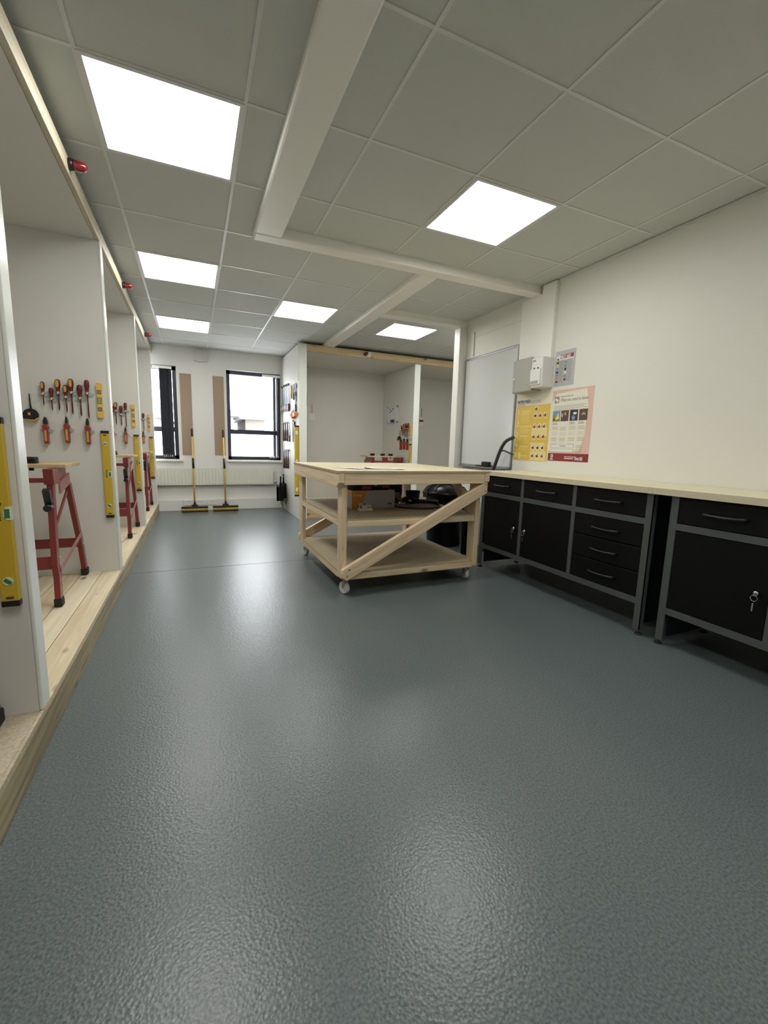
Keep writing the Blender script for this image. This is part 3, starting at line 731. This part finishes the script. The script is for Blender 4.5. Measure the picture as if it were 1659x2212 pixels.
tag(MB().tube([(1.265, YB-.055, .437),(1.285, YB-.055, .42),(1.285, YB-.055, .22),(1.285, YB-.03, .19),(1.33, YB-.03, .186)], .009, None, 10).build('heating_pipe', RADI), 'white heating pipe dropping from the radiator valve', 'pipe')
tag(MB().tube([(-1.15, YB-.02, .375),(1.25, YB-.02, .378)], .009, None, 8).build('heating_pipe', RADI), 'horizontal white heating pipe running under the radiator', 'pipe')
def socket(x, lb):
    r = thing('power_socket', lb, 'socket', (x, YB-.045, .125), 0, 'sockets behind the brooms')
    MB().rbox(-.073,-.010,-.043,.073,-.0005,.043,None,.003,1).build('plate', WHITEPL, r)
    bx(-.02,-.013,.012,-.008,-.0102,.028).build('switch', WHITEPL2, r); bx(.008,-.013,.012,.02,-.0102,.028).build('switch', WHITEPL2, r)
socket(-.09, 'white double socket behind the left broom'); socket(.09, 'white double socket right of the left broom'); socket(.245, 'white double socket left of the right broom')
# brooms
def broom(label, lean):
    r = thing('broom', label, 'broom', (0,0,0), 0, 'brooms'); L = 1.27
    q = MB(); q.rbox(-.19,-.032,.055,.19,.032,.085,None,.006); q.build('head', BLKPL, r)
    q = MB()
    for i in range(64):
        for j in range(5):
            x = -.185+.37*i/63+random.uniform(-.002,.002); y = -.026+.013*j
            q.tube([(x,y,.057),(x+random.uniform(-.003,.003),y*1.1,.016)], .0028, YELBR, 4)
            q.tube([(x,y*1.1,.016),(x,y*1.15,.0)], .0028, BLKPL, 4)
    tag(q.build('bristles', None, r), kind='stuff')
    dy = lambda z: (z-.085)*lean
    P = lambda z: (0, dy(z), z)
    q = MB(); q.rbox(-.045,-.022,.083,.045,.022,.112,None,.006); q.tube([P(.10),P(.15)], [.022,.016], None, 12); q.build('socket', BLKPL, r)
    MB().tube([P(.145), P(1.20)], .0125, None, 12).build('pole', YELPOLE, r)
    MB().tube([P(.665), P(.82)], .0165, None, 12).build('sleeve_grip', BLKPL, r)
    MB().tube([P(1.15), P(1.16), P(L-.01), P(L), P(L+.004)], [.013,.0155,.0155,.010,.004], None, 12).build('end_grip', BLKPL, r)
    return r
b = broom('yellow broom with black grips against the left pinboard', .122); b.location = (-.004, 7.205, 0)
dup(b, (.445, 7.205, 0), 0, 'yellow broom with black grips against the right pinboard', 'brooms')

# ------------------------------------------------------------------ wooden trolley
r = thing('workshop_trolley', 'pine workshop trolley with two chipboard shelves on casters', 'trolley', (1.50, 3.45, 0))
ox, oy = 1.50, 3.45
def part(name, m, x0, y0, z0, x1, y1, z1, b=.003, lab=None):
    q = MB().rbox(x0-ox, y0-oy, z0, x1-ox, y1-oy, z1, None, b, 1).build(name, m, r)
    if lab: q['label'] = lab
    return q
X0, X1, Y0, Y1 = .88, 2.125, 2.755, 4.15
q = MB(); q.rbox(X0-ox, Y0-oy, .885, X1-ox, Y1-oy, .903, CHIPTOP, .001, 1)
for a in ((X0,Y0-.0005,X1,Y0), (X0,Y1,X1,Y1+.0005)): q.box(a[0]-ox, a[1]-oy, .886, a[2]-ox, a[3]-oy, .902, PLYEDGE)
for a in ((X0-.0005,Y0,X0,Y1), (X1,Y0,X1+.0005,Y1)): q.box(a[0]-ox, a[1]-oy, .886, a[2]-ox, a[3]-oy, .902, PLYEDGE)
q.build('table_top', None, r)
# end aprons with chamfered lower corners (long sides left and right)
for x0, x1 in ((X0+.004, .925), (2.08, X1-.004)):
    q = MB(); q.prism([(Y0-oy,.8848),(Y0-oy,.822),(Y0+.045-oy,.790),(Y1-.045-oy,.790),(Y1-oy,.822),(Y1-oy,.8848)], 0, x0-ox, x1-ox)
    bmesh.ops.bevel(q.bm, geom=list(q.bm.edges), offset=.002, segments=1, affect='EDGES'); q.build('side_apron', PY, r)
part('front_apron', PX, .926, Y0+.004, .806, 2.079, Y0+.046, .8848)
part('rear_apron', PX, .926, Y1-.046, .806, 2.079, Y1-.004, .8848)
ZL = .135
for x0 in (.926, 2.041):
    for y0 in (Y0+.047, Y1-.047-.10):
        part('leg', PZ, x0, y0, ZL, x0+.038, y0+.10, .884)
for nm, zt in (('middle', .548), ('lower', .168)):
    zb = zt-.045
    part('shelf_rail', PX, .966, Y0+.050, zb, 2.039, Y0+.088, zt-.0002)
    part('shelf_rail', PX, .966, Y1-.088, zb, 2.039, Y1-.050, zt-.0002)
    part('shelf_rail', PY, .928, Y0+.149, zb, .964, Y1-.149, zt-.0002)
    part('shelf_rail', PY, 2.041, Y0+.149, zb, 2.077, Y1-.149, zt-.0002)
    q = MB(); a0, a1, b0, b1 = .928-ox, 2.077-ox, Y0+.052-oy, Y1-.052-oy; nx = .040; ny = .098
    q.prism([(a0+nx,b0),(a1-nx,b0),(a1-nx,b0+ny),(a1,b0+ny),(a1,b1-ny),(a1-nx,b1-ny),(a1-nx,b1),(a0+nx,b1),(a0+nx,b1-ny),(a0,b1-ny),(a0,b0+ny),(a0+nx,b0+ny)], 2, zt, zt+.010)
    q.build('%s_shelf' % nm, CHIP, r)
def brace(y0, y1, name='diagonal_brace'):
    ax, az, bxx, bz = .965, .185, 2.085, .765; L = math.hypot(bxx-ax, bz-az); th = math.atan2(bz-az, bxx-ax); h = .043
    c, s = math.cos(th), math.sin(th)
    def loc(px, pz): dx, dz = px-(ax+bxx)/2, pz-(az+bz)/2; return (dx*c+dz*s, -dx*s+dz*c)
    lo, hi = h, -h
    # ends: lower cut square, upper cut vertical
    xt = 2.113; t = lambda k: (xt - (ax+bxx)/2 + k*s)/c     # local u where world x = xt at v=k
    pts = [(-L/2-.03, h*.85), (-L/2-.055, 0), (-L/2-.035, -h), (t(-h), -h), (t(h), h), (-L/2-.02, h)]
    q = MB(); q.prism(pts, 1, y0-y1, 0)
    bmesh.ops.bevel(q.bm, geom=list(q.bm.edges), offset=.002, segments=1, affect='EDGES')
    for u in (-L/2-.022, -L/2+.012): q.tube([(u+.006,y0-y1-.0012,.018 if u > -L/2 else -.012),(u+.006,y0-y1+.001,.018 if u > -L/2 else -.012)], .005, BLKPL, 8)
    for v in (-.022, .022): q.tube([(t(v)-.02,y0-y1-.0012,v),(t(v)-.02,y0-y1+.001,v)], .005, BLKPL, 8)
    q.mats = [PX, BLKPL]
    for f in q.bm.faces: f.material_index = 0
    for f in q.bm.faces:
        if len(f.verts) == 8 or f.smooth: f.material_index = 1
    o = q.build(name, None, r); o.location = ((ax+bxx)/2-ox, y1-oy, (az+bz)/2); o.rotation_euler = (0, -th, 0)
    return o
brace(Y0+.008, Y0+.046)
brace(Y1-.046, Y1-.008)
# knee brace on the right side
q = MB(); q.prism([(Y0+.14-oy,.52),(Y0+.14-oy,.61),(Y0+.34-oy,.79),(Y0+.43-oy,.79)], 0, 2.038-ox, 2.076-ox); q.build('knee_brace', PZ, r)
for cx, cy, rot in ((.985, 2.86, .35), (2.045, 2.885, -.2), (.985, 4.06, .2), (2.03, 4.06, .1)):
    c = bpy.data.objects.new('caster', None)
    q = MB(); q.rbox(-.03,-.035,.130,.03,.035,.1345,None,.001,1); q.tube([(0,0,.118),(0,0,.131)], .018, None, 12)
    q.prism([(-.012,.118),(.012,.118),(.030,.055),(.018,.045)], 0, -.021, -.018); q.prism([(-.012,.118),(.012,.118),(.030,.055),(.018,.045)], 0, .018, .021); q.box(-.021,-.014,.112,.021,.014,.119)
    c = q.build('caster', ZINC, r); c.location = (cx-ox, cy-oy, 0); c.rotation_euler = (0,0,rot)
    q = MB(); q.tube([(-.016,.022,.046),(-.013,.022,.046),(.013,.022,.046),(.016,.022,.046)], [.041,.0455,.0455,.041], None, 28); q.build('caster_wheel', CASTERW, c)
# things on the trolley
def sheet(label, x, y, z, w_, h_, rz, curl):
    q = MB(); n = 8; V = []
    for i in range(n+1):
        for j in range(n+1):
            u, v = i/n-.5, j/n-.5; V.append(q.bm.verts.new((u*w_, v*h_, curl*(abs(u)*2)**3 * (1 if v < 0 else .4) + .0008)))
    for i in range(n):
        for j in range(n): f = q.face([V[i*(n+1)+j], V[(i+1)*(n+1)+j], V[(i+1)*(n+1)+j+1], V[i*(n+1)+j+1]], PAPER); f.smooth = True
    for k in range(5): q.box(-w_*.35, -h_*.3+k*h_*.12, .0012, w_*.2, -h_*.3+k*h_*.12+.004, .0016, INKL)
    o = q.build('paper_sheet', None); o.location = (x, y, z); o.rotation_euler = (0,0,rz); tag(o, label, 'paper', 'papers on the trolley')
sheet('white drawing sheet lying flat on the trolley top, left one', 1.20, 3.10, .9035, .36, .26, .35, .004)
sheet('white drawing sheet overlapping on the trolley top, right one', 1.33, 3.02, .9052, .30, .21, -.25, .010)
ZS = .5585
r = thing('equipment_carton', 'orange and grey carton on the middle shelf of the trolley', 'box', (1.33, 3.30, ZS))
q = MB(); w_, d_, h_ = .385, .20, .150
q.box(-.155,0,0,-.155+w_,d_,h_,CARTON)
q.prism([(-.155,0),(-.075,0),(-.025,h_),(-.155,h_)], 1, -.0008, -.0001, ORBOX); q.box(-.1558,0,.0,-.1551,d_,h_,CARTON); q.box(-.156,0,h_-.035,-.1553,d_,h_,ORBOX); q.box(-.155,0,h_,.23,d_,h_+.0006,CARTON)
q.build('carton', None, r)
lettering('R euxon', .027, PAPER, r, (-.143,-.0012,.103), bold=.0003, sx=.85); lettering('click', .023, INKD, r, (.165,-.0006,.03), bold=.0008)
r = thing('hinge_packet', 'white packet of small fittings standing in front of the carton', 'packet', (1.255, 3.20, ZS), .1)
MB().box(-.055,-.02,0,.055,.03,.018,PAPER).build('lower_pack', None, r); q = MB().box(-.045,-.012,.0182,.05,.02,.042,PAPER); q.box(.008,-.0126,.0182,.05,-.0119,.036,YPOST); q.box(-.052,-.0128,.019,-.038,-.0115,.040,INKD); q.build('upper_pack', None, r)
q = MB().box(-.06,.0,.0425,.03,.015,.062,LGREYI); q.box(-.02,-.0008,.047,.0,-.0001,.057,INKD); q.build('fitting', None, r)
r = thing('tool_bag', 'black and red soft tool bag lying on the carton', 'bag', (1.33, 3.40, ZS+.1512))
q = MB(); q.rbox(-.155,-.085,0,.20,.085,.068,None,.022,3)
q.build('body', BLKRB, r); bx(-.065,-.0865,.008,.02,-.084,.034).build('red_panel', DKRED, r); bx(.12,-.0865,.015,.185,-.084,.042).build('red_panel', DKRED, r)
q = MB(); q.prism([(-.13,.066),(.12,.070),(.06,.034),(.035,.047),(.0,.045)], 1, -.0885, -.0868); q.build('loose_flap', LGREYI, r)
r = thing('red_case', 'red and pale case behind the tool bag on the trolley shelf', 'case', (1.73, 3.80, ZS))
q = MB(); q.box(-.10,-.08,0,.10,.08,.155,BLKPL); q.box(-.10,-.08,.155,.10,.08,.175,DKRED); q.build('body', None, r)
bx(-.08,-.07,.1752,.08,.07,.215).build('pale_lid', CREAM, r)
r = thing('blue_tub', 'dark blue open tub behind the carton on the trolley shelf', 'tub', (1.925, 3.665, ZS))
q = MB(); q.lathe([(.058,0),(.072,.10),(.075,.10),(.070,.10),(.056,.004)], None, 20); q.build('tub', BLUEC, r)
r = thing('rag_heap', 'crumpled grey cloth bag heaped beside the blue tub', 'cloth', (1.72, 3.655, ZS))
q = MB(); bm2 = bmesh.new(); bmesh.ops.create_icosphere(bm2, subdivisions=3, radius=1)
mp = {}
for v in bm2.verts:
    k = 1+.22*math.sin(9*v.co.x+3*v.co.z)*math.cos(7*v.co.y)+random.uniform(-.05,.05); mp[v] = q.bm.verts.new((v.co.x*.075*k, v.co.y*.05*k, max(.0, .045+v.co.z*.05*k)))
for f in bm2.faces: g = q.face([mp[v] for v in f.verts]); 
bm2.free(); q.build('cloth', mat('grey_cloth', (.30,.25,.23), .8), r)
# dark hoop and guard
r = thing('saw_hoop', 'thin dark hoop lying on the middle shelf right of the carton', 'hoop', (1.80, 3.37, ZS))
q = MB(); n = 48; pts = [(.225*math.cos(2*PI*k/n), .225*math.sin(2*PI*k/n)) for k in range(n)]; pin = [(.218*math.cos(2*PI*k/n), .218*math.sin(2*PI*k/n)) for k in range(n)]
A = [q.bm.verts.new((*p, 0)) for p in pts]; B = [q.bm.verts.new((*p, .012)) for p in pts]; C_ = [q.bm.verts.new((*p, 0)) for p in pin]; D = [q.bm.verts.new((*p, .012)) for p in pin]
for k in range(n):
    j = (k+1) % n; q.face([A[k],A[j],B[j],B[k]]); q.face([C_[j],C_[k],D[k],D[j]]); q.face([B[k],B[j],D[j],D[k]]); q.face([A[j],A[k],C_[k],C_[j]])
q.build('band', mat('dark_brown_band', (.03,.015,.015), .3), r)
r = thing('grinder_tool', 'black power tool lying on the shelf inside the dark hoop', 'power tool', (1.80, 3.42, ZS), -.35)
q = MB(); q.tube([(-.10,0,.035),(-.06,0,.04),(.0,0,.04),(.02,0,.035)], [.022,.034,.034,.028], None, 16); q.build('body', BLKGL, r)
MB().tube([(.02,0,.035),(.06,0,.032),(.23,.03,.028),(.24,.03,.028)], [.026,.020,.017,.010], None, 12).build('handle', BLKPL, r)
MB().tube([(-.09,0,.03),(-.09,-.0,.004)], [.03,.045], None, 20).build('disc_guard', ZINC, r)
MB().tube([(-.04,-.035,.045),(-.02,-.05,.04)], .008, None, 8).build('lock_button', PAPER, r)

# ------------------------------------------------------------------ black bin
r = thing('black_bin', 'black plastic bin with domed lid behind the trolley', 'bin', (2.565, 4.10, 0))
q = MB(); q.lathe([(.185,0),(.19,.01),(.215,.54),(.225,.55),(.225,.565)], None, 36); q.build('body', BLKGL, r)
q = MB(); q.lathe([(.235,.562),(.255,.566),(.258,.585),(.245,.60),(.20,.645),(.12,.672),(.06,.680)], None, 36)
for k in range(12):
    t = 2*PI*k/12; c, s = math.cos(t), math.sin(t)
    q.tube([(.238*c,.238*s,.606),(.20*c,.20*s,.648),(.12*c,.12*s,.676),(.07*c,.07*s,.682)], .006, None, 6)
q.build('lid', BLKGL, r)
q = MB(); q.rbox(-.055,-.02,.679,.055,.02,.735,None,.010); q.build('lid_handle', BLKPL, r)
for k in (-1, 1):
    q = MB(); q.rbox(k*.23-.02,-.05,.535,k*.23+.03*k,.05,.60,None,.008); q.build('side_handle', BLKGL, r)
# dark upright cylinder and curved tube
r = thing('upright_canister', 'narrow black upright canister between trolley and cabinets', 'canister', (2.53, 3.62, 0))
q = MB(); q.lathe([(.040,0),(.045,.02),(.055,.45),(.058,.58),(.05,.60),(.02,.61)], None, 20); q.build('body', BLKGL, r)
bx(-.02,-.02,.60,.02,.02,.64).build('cap', BLKPL, r)
r = thing('tube_handle', 'dark grey curved tube handle rising in front of the whiteboard', 'handle', (2.80, 3.60, 0))
DKGR = mat('dark_grey_tube', (.05,.05,.055), .4)
MB().tube([(.0,.03,.0),(.0,.0,.80),(.0,-.01,.86),(.0,-.085,1.03),(.0,-.125,1.10),(.0,-.165,1.145),(.0,-.21,1.17),(.0,-.285,1.19)], .017, None, 12).build('tube', DKGR, r)
MB().tube([(.0,-.10,1.055),(.0,-.16,1.065),(.0,-.21,1.05),(.0,-.29,1.03)], .008, None, 10).build('cross_brace', DKGR, r)
MB().rbox(-.03,-.03,0,.03,.09,.03,None,.006).build('foot', BLKPL, r)
tag(MB().prism([(2.79,4.20),(2.70,4.17),(2.72,4.14),(2.82,4.16)], 2, .0005, .012).build('floor_bracket', ALU), 'flat grey metal foot plate on the floor by the post', 'bracket')

# ------------------------------------------------------------------ cabinets along the right wall
XC = 2.38
def drawer(name, parent, yc, zc, y0, y1, z0, z1):
    # y0<y1 in parent local coordinates
    o = MB().rbox(.004, y0, z0, .022, y1, z1, None, .002, 1).build(name, BLACKP, parent)
    return o
def bow_handle(parent, yc, zc, L=.19):
    pts = [(.004,-L/2,0),(-.016,-L/2+.008,0),(-.024,-L/4,-.002),(-.026,0,-.003),(-.024,L/4,-.002),(-.016,L/2-.008,0),(.004,L/2,0)]
    h = MB(); h.tube(pts, [.008,.0085,.0065,.0065,.0065,.0085,.008], None, 8, flat=1.0)
    ho = h.build('handle', mat_h, parent); ho.location = (0, yc, zc)
mat_h = mat('black_satin_handle', (.014,.014,.017), .36)
def lock(parent, y, z):
    q = MB(); q.tube([(.006,y,z),(-.012,y,z),(-.014,y,z)], [.011,.011,.007], None, 16)
    q.box(-.028,y-.0015,z-.010,-.014,y+.0015,z+.006)
    pts = [(-.020, y+.014*math.cos(t), z-.022+.014*math.sin(t)) for t in [2*PI*k/16 for k in range(17)]]
    q.tube(pts, .0012, None, 6); q.box(-.021,y-.002,z-.085,-.018,y+.004,z-.045); q.build('lock_and_keys', CHROME, parent)
def cabinet(label, y1, layout):
    """front faces -x; runs from y1 towards smaller y. local origin at (XC, y1)"""
    r = thing('tool_cabinet', label, 'cabinet', (XC, y1, 0), 0, 'black and grey workbench cabinets'); L = 1.59
    top = .846
    for y in (-.040, -L):
        q = MB(); q.rbox(0, y, .03, .012, y+.040, top, None, .001, 1); q.rbox(0, (y+.037 if y > -1 else y), .03, .040, (y+.040 if y > -1 else y+.003), top, None, .001, 1); q.build('leg', GREY, r)
    for y in (-.010, -L+.010):
        q = MB(); q.tube([(.02,y,.008),(.02,y,.05)], .005, ZINC, 8); q.lathe([(.021,0),(.021,.006),(.012,.010)], BLKRB, 18, (.02,y,.0005)); q.build('levelling_foot', None, r)
        q = MB(); q.tube([(.44,y,.008),(.44,y,.05)], .005, ZINC, 8); q.lathe([(.021,0),(.021,.006),(.012,.010)], BLKRB, 18, (.44,y,.0005)); q.build('levelling_foot', None, r)
    q = MB()
    q.box(.001,-L+.04,.664,.010,-.04,.700); q.box(.001,-L+.04,.186,.010,-.04,.222)
    for y in layout['div']: q.box(.0005, y-.030, .222, .010, y, .664); q.box(.0005, y-.030, .700, .010, y, top)
    q.build('front_frame', GREY, r)
    for a, b in ((-.042, -.036), (-L+.036, -L+.042)): bx(.035,a,.05,.48,b,top).build('side_panel', NAVYP, r)
    q = MB(); q.box(.025,-L+.045,.19,.48,-.045,.21); q.box(.46,-L+.045,.21,.48,-.045,top-.002); q.build('carcass', BLACKP, r)
    ys = [-.040]+[v for v in layout['div']]; bays = []
    a = -.040
    for d in layout['div']: bays.append((d, a)); a = d-.030
    bays.append((-L+.040, a))
    for (b0, b1), kind in zip(bays, layout['kinds']):
        g = .003
        o = drawer('drawer', r, 0, 0, b0+g, b1-g, .703, top-.006); bow_handle(o, (b0+b1)/2, .770)
        if kind[0] == 'drawers':
            for z0, z1 in ((.526,.661), (.376,.520), (.225,.370)):
                o = drawer('drawer', r, 0, 0, b0+g, b1-g, z0, z1); bow_handle(o, (b0+b1)/2, z1-.072)
        else:
            o = drawer('door', r, 0, 0, b0+g, b1-g, .225, .661); lock(o, b0+.048 if kind[1] == 'r' else b1-.048, .44)
    return r
cabinet('long black cabinet with grey frame nearest the whiteboard, four drawers stacked at its near end', 3.19,
        {'div': [-.505, -1.02], 'kinds': [('door', 'r'), ('door', 'l'), ('drawers',)]})
cabinet('black cabinet with grey frame cut by the right picture edge, keys in its door', 1.50,
        {'div': [-.490, -1.02], 'kinds': [('door', 'r'), ('door', 'l'), ('drawers',)]})
for y0, y1, lb in ((1.601, 3.22, 'pale wooden worktop section nearest the whiteboard'), (-.10, 1.599, 'pale wooden worktop section nearest the viewer')):
    r = thing('worktop', lb, 'worktop', (2.62, (y0+y1)/2, .8465), 0, 'worktop sections'); h = (y1-y0)/2
    bx(-.258,-h,0,.258,h,.036,None,.001).build('slab', WTOP, r); bx(-.262,-h,0,-.2581,h,.036,None,.001).build('front_edging', WTOPE, r)

# ------------------------------------------------------------------ right wall
r = thing('large_whiteboard', 'large framed whiteboard on the wall behind the worktop end', 'whiteboard', (XW, 4.352, .885), RZ)
Lw, Hw = .895, 1.19
bx(.012,-.014,.012,Lw-.012,-.002,Hw-.012).build('board', WHITEB, r)
q = MB(); t = .016
q.box(0,-.018,0,Lw,-.001,t); q.box(0,-.018,Hw-t,Lw,-.001,Hw); q.box(0,-.018,t,t,-.001,Hw-t); q.box(Lw-t,-.018,t,Lw,-.001,Hw-t); q.build('frame', ALU, r)
bx(.02,-.06,-.012,Lw-.02,-.018,0).build('pen_tray', ALU, r)
o = MB().rbox(-.06,-.022,0,.06,.022,.055,None,.010).build('tray_eraser', BLKRB); o.location = (2.880, 3.82, .8855); o.rotation_euler = (0,0,RZ); tag(o, 'black board eraser on the tray of the large whiteboard', 'eraser')
o = MB().tube([(0,.0,.0),(0,.12,0)], .007, None, 10).build('marker_pen', BLKPL); o.location = (2.885, 3.89, .893); tag(o, 'black marker pen on the whiteboard tray', 'pen')
# electrical boxes
r = thing('metal_fuse_box', 'grey metal electrical box with round lock', 'electrical box', (XR, 3.33, 1.595), RZ)
q = MB(); q.rbox(0,-.09,0,.235,-.0005,.29,None,.010); q.build('body', GREYBOX, r)
q = MB(); q.rbox(-.004,-.125,-.004,.239,-.091,.294,None,.014,3); q.build('door', GREYBOX, r)
MB().tube([(.028,-.125,.125),(.028,-.131,.125)], .010, None, 14).build('lock', CHROME, r)
r = thing('consumer_unit', 'white plastic consumer unit with switch cover', 'electrical box', (XR, 3.085, 1.615), RZ)
MB().rbox(0,-.13,0,.135,-.0005,.255,None,.008).build('body', WHITEPL, r)
q = MB(); q.rbox(.004,-.145,.02,.125,-.1302,.155,None,.006); q.build('cover_flap', WHITEPL, r)
bx(.012,-.1465,.03,.105,-.1452,.055).build('recess', GREYBOX, r)
q = MB()
for k in range(2): q.box(.03+.045*k,-.134,.150,.045+.045*k,-.1302,.168)
q.build('switch', BLKPL, r); bx(.015,-.1315,.22,.05,-.1302,.232).build('badge', INK, r)

def lines(q, x0, x1, z, n, dz, m, th=.0022, y=-.0019, jag=.15):
    for k in range(n):
        e = x1-(x1-x0)*random.uniform(0, jag); q.box(x0, y, z-k*dz-th, e, y+.0004, z-k*dz, m)
def blob(q, cx, cz, rx, rz_, m, y=-.0022, n=10):
    q.prism([(cx+rx*math.cos(2*PI*k/n), cz+rz_*math.sin(2*PI*k/n)) for k in range(n)], 1, y, y+.0004, m)
# yellow electric shock poster
r = thing('safety_poster', 'yellow electric shock poster with numbered steps', 'poster', (XR, 3.392, .978), RZ)
Wp, Hp = .440, .615
q = MB(); q.box(0,-.0012,0,Wp,-.0002,Hp,CREAM); q.box(0,-.0017,0,Wp,-.0012,.505,YPOST)
for x0, z0, x1, z1 in ((.225,.0,.425,.09),(.225,.095,.40,.165),(.225,.22,.42,.30)): q.box(x0,-.0018,z0+.004,x1,-.0017,z1,YPOST2)
q.box(.0,-.00175,.285,.225,-.0017,.305,YPOST)
for z, w_, in ((.462,.13),(.444,.10),(.322,.15),(.232,.10),(.134,.12),(.048,.12)): q.box(.075,-.0022,z-.011,.075+w_,-.0017,z,YPOST2)
lines(q,.075,.20,.425,8,.0105,YPOST2,.003); lines(q,.075,.20,.30,5,.0105,YPOST2,.003); lines(q,.075,.19,.21,5,.0105,YPOST2,.003); lines(q,.075,.19,.112,2,.0105,YPOST2,.003)
lines(q,.015,.12,.527,3,.010,INK,.003); lines(q,.14,.34,.545,3,.010,INK,.003)
for zc, row in ((.475,(.27,)), (.415,(.265,.325,.385)), (.315,(.262,.322,.382)), (.225,(.262,.322,.382)), (.125,(.262,.322,.382)), (.05,(.262,.322,.382))):
    for i, xc in enumerate(row):
        blob(q, xc, zc+.004, .019, .022, CREAM, -.0021); blob(q, xc-.003, zc-.006, .015, .011, random.choice([INKD, DKRED, PURP, DKBR]), -.0024); blob(q, xc+.003, zc+.010, .008, .010, SKIN, -.0026)
        if zc < .44: q.box(xc-.02,-.0022,zc-.030,xc+.02,-.0018,zc-.026,CREAM)
blob(q, .085, .045, .020, .035, YPOST2, -.0021)
q.build('sheet', None, r)
lettering('ELECTRIC SHOCK', .034, INKD, r, (.012,-.002,.535), bold=.0006, sx=.62)
for t, z in (('1', .432), ('2', .318), ('3', .222), ('4', .122), ('5', .030)): lettering(t, .062, CREAM, r, (.018,-.0024,z), bold=.0008)
# pink and cream law poster
r = thing('law_poster', 'pink and cream health and safety law poster with dark red foot band', 'poster', (XR, 2.938, .988), RZ)
Wp, Hp = .430, .598
q = MB(); q.box(0,-.0012,0,Wp,-.0002,Hp,PINKP)
q.prism([(.0,.085),(.33,.085),(.37,.20),(.385,.45),(.36,.585),(.05,.57),(.0,.50)], 1, -.0016, -.0012, CREAM)
q.box(0,-.0020,0,Wp,-.0012,.066,DKRED)
q.box(.028,-.0022,.490,.078,-.0016,.545,INK); blob(q,.045,.52,.01,.014,CREAM,-.0026); blob(q,.063,.51,.008,.014,CREAM,-.0026)
lines(q,.03,.38,.465,3,.011,INK,.0028,-.0021); lines(q,.03,.27,.432,1,.011,INK,.0028,-.0021)
px = [.020,.112,.207,.302]
for i, x in enumerate(px):
    q.box(x,-.0023,.335,x+.083,-.0017,.425,(GREENI, DKBR, INKD, DKBR)[i])
    if i == 0: q.box(x,-.0026,.39,x+.083,-.0023,.425,BLUEI); q.prism([(x+.02,.345),(x+.075,.36),(x+.06,.41),(x+.045,.38)],1,-.0028,-.0025,YPOST2); blob(q,x+.02,.352,.014,.010,DKRED,-.0029)
    if i == 1: blob(q,x+.05,.36,.026,.022,PURP,-.0027); blob(q,x+.046,.396,.010,.014,SKIN,-.0029); blob(q,x+.014,.385,.011,.018,SKIN,-.0028)
    if i == 2: blob(q,x+.052,.395,.020,.010,PAPER,-.0028); blob(q,x+.04,.36,.018,.020,BLUEI,-.0027)
    if i == 3: blob(q,x+.045,.38,.020,.018,SKIN,-.0027); blob(q,x+.045,.365,.026,.016,DKBR,-.0029)
    lines(q,x,x+.06,.325,2 if i != 1 else 0,.011,INK,.005,-.0021)
    nn = [4,4,4,3][i]
    for b_ in range(nn): lines(q, x, x+.072, .292-b_*.046-(.004 if i == 1 else 0), 4, .0085, INKL if b_ % 2 else INK, .0022, -.0021)
q.box(.025,-.0022,.112,.275,-.0017,.142,INK); q.box(.028,-.0025,.114,.272,-.0022,.140,PAPER); q.box(.025,-.0022,.077,.275,-.0017,.104,INK); q.box(.028,-.0025,.079,.272,-.0022,.102,PAPER)
lines(q,.125,.20,.130,1,.01,INKD,.004,-.0028); lines(q,.295,.36,.135,3,.010,INK,.0025,-.0021); lines(q,.295,.36,.102,4,.008,INK,.0025,-.0021)
blob(q,.046,.042,.014,.016,PAPER,-.0026,16); blob(q,.046,.042,.006,.007,DKRED,-.0029,12)
q.box(.185,-.0024,.020,.28,-.0020,.030,PINKP); q.box(.345,-.0024,.012,.375,-.0020,.040,LGREYI); q.box(.295,-.0024,.014,.34,-.0020,.034,LGREYI)
q.build('sheet', None, r)
lettering('What you need to know', .036, INK, r, (.09,-.0021,.500), shear=.35, sx=.80, bold=.0002)
lettering('Health and Safety Law', .019, INK, r, (.09,-.0021,.536), shear=.2, sx=.80)
lettering('HSE', .019, PAPER, r, (.028,-.0026,.008), bold=.0005)
lettering('Health and Safety Executive', .0125, PAPER, r, (.185,-.0026,.036), sx=.9, bold=.0002)
# laminated first aid poster
r = thing('first_aid_poster', 'small laminated first aid poster with red heading', 'poster', (XR, 2.940, 1.618), RZ)
Wp, Hp = .215, .290
q = MB(); q.box(0,-.0012,0,Wp,-.0002,Hp,LGREYI); q.box(.012,-.0016,.03,.195,-.0012,.262,LGREYI); q.box(.012,-.0018,.215,.195,-.0014,.255,PAPER); q.box(.055,-.0021,.225,.195,-.0016,.257,DKRED); q.box(.02,-.0021,.218,.04,-.0016,.230,DKRED)
for k in range(20):
    z = .208-k*.0088; q.box(.052,-.0020,z-.003,.10-random.uniform(0,.015),-.0015,z,INK); q.box(.135,-.0020,z-.003,.19-random.uniform(0,.015),-.0015,z,INK)
for k, m in enumerate((DKBR, YPOST2, BLUEI, INKD, BLUEI, ORANGE, PURP)): q.box(.018,-.0021,.188-k*.026,.042,-.0016,.205-k*.026,m)
for k, m in enumerate((INK, BLUEI, INKD, PAPER, INK, DKRED)): q.box(.106,-.0021,.182-k*.028,.128,-.0016,.202-k*.028,m)
q.build('sheet', None, r)
lettering('FIRST AID', .034, PAPER, r, (.048,-.0024,.228), bold=.0008, sx=.80)
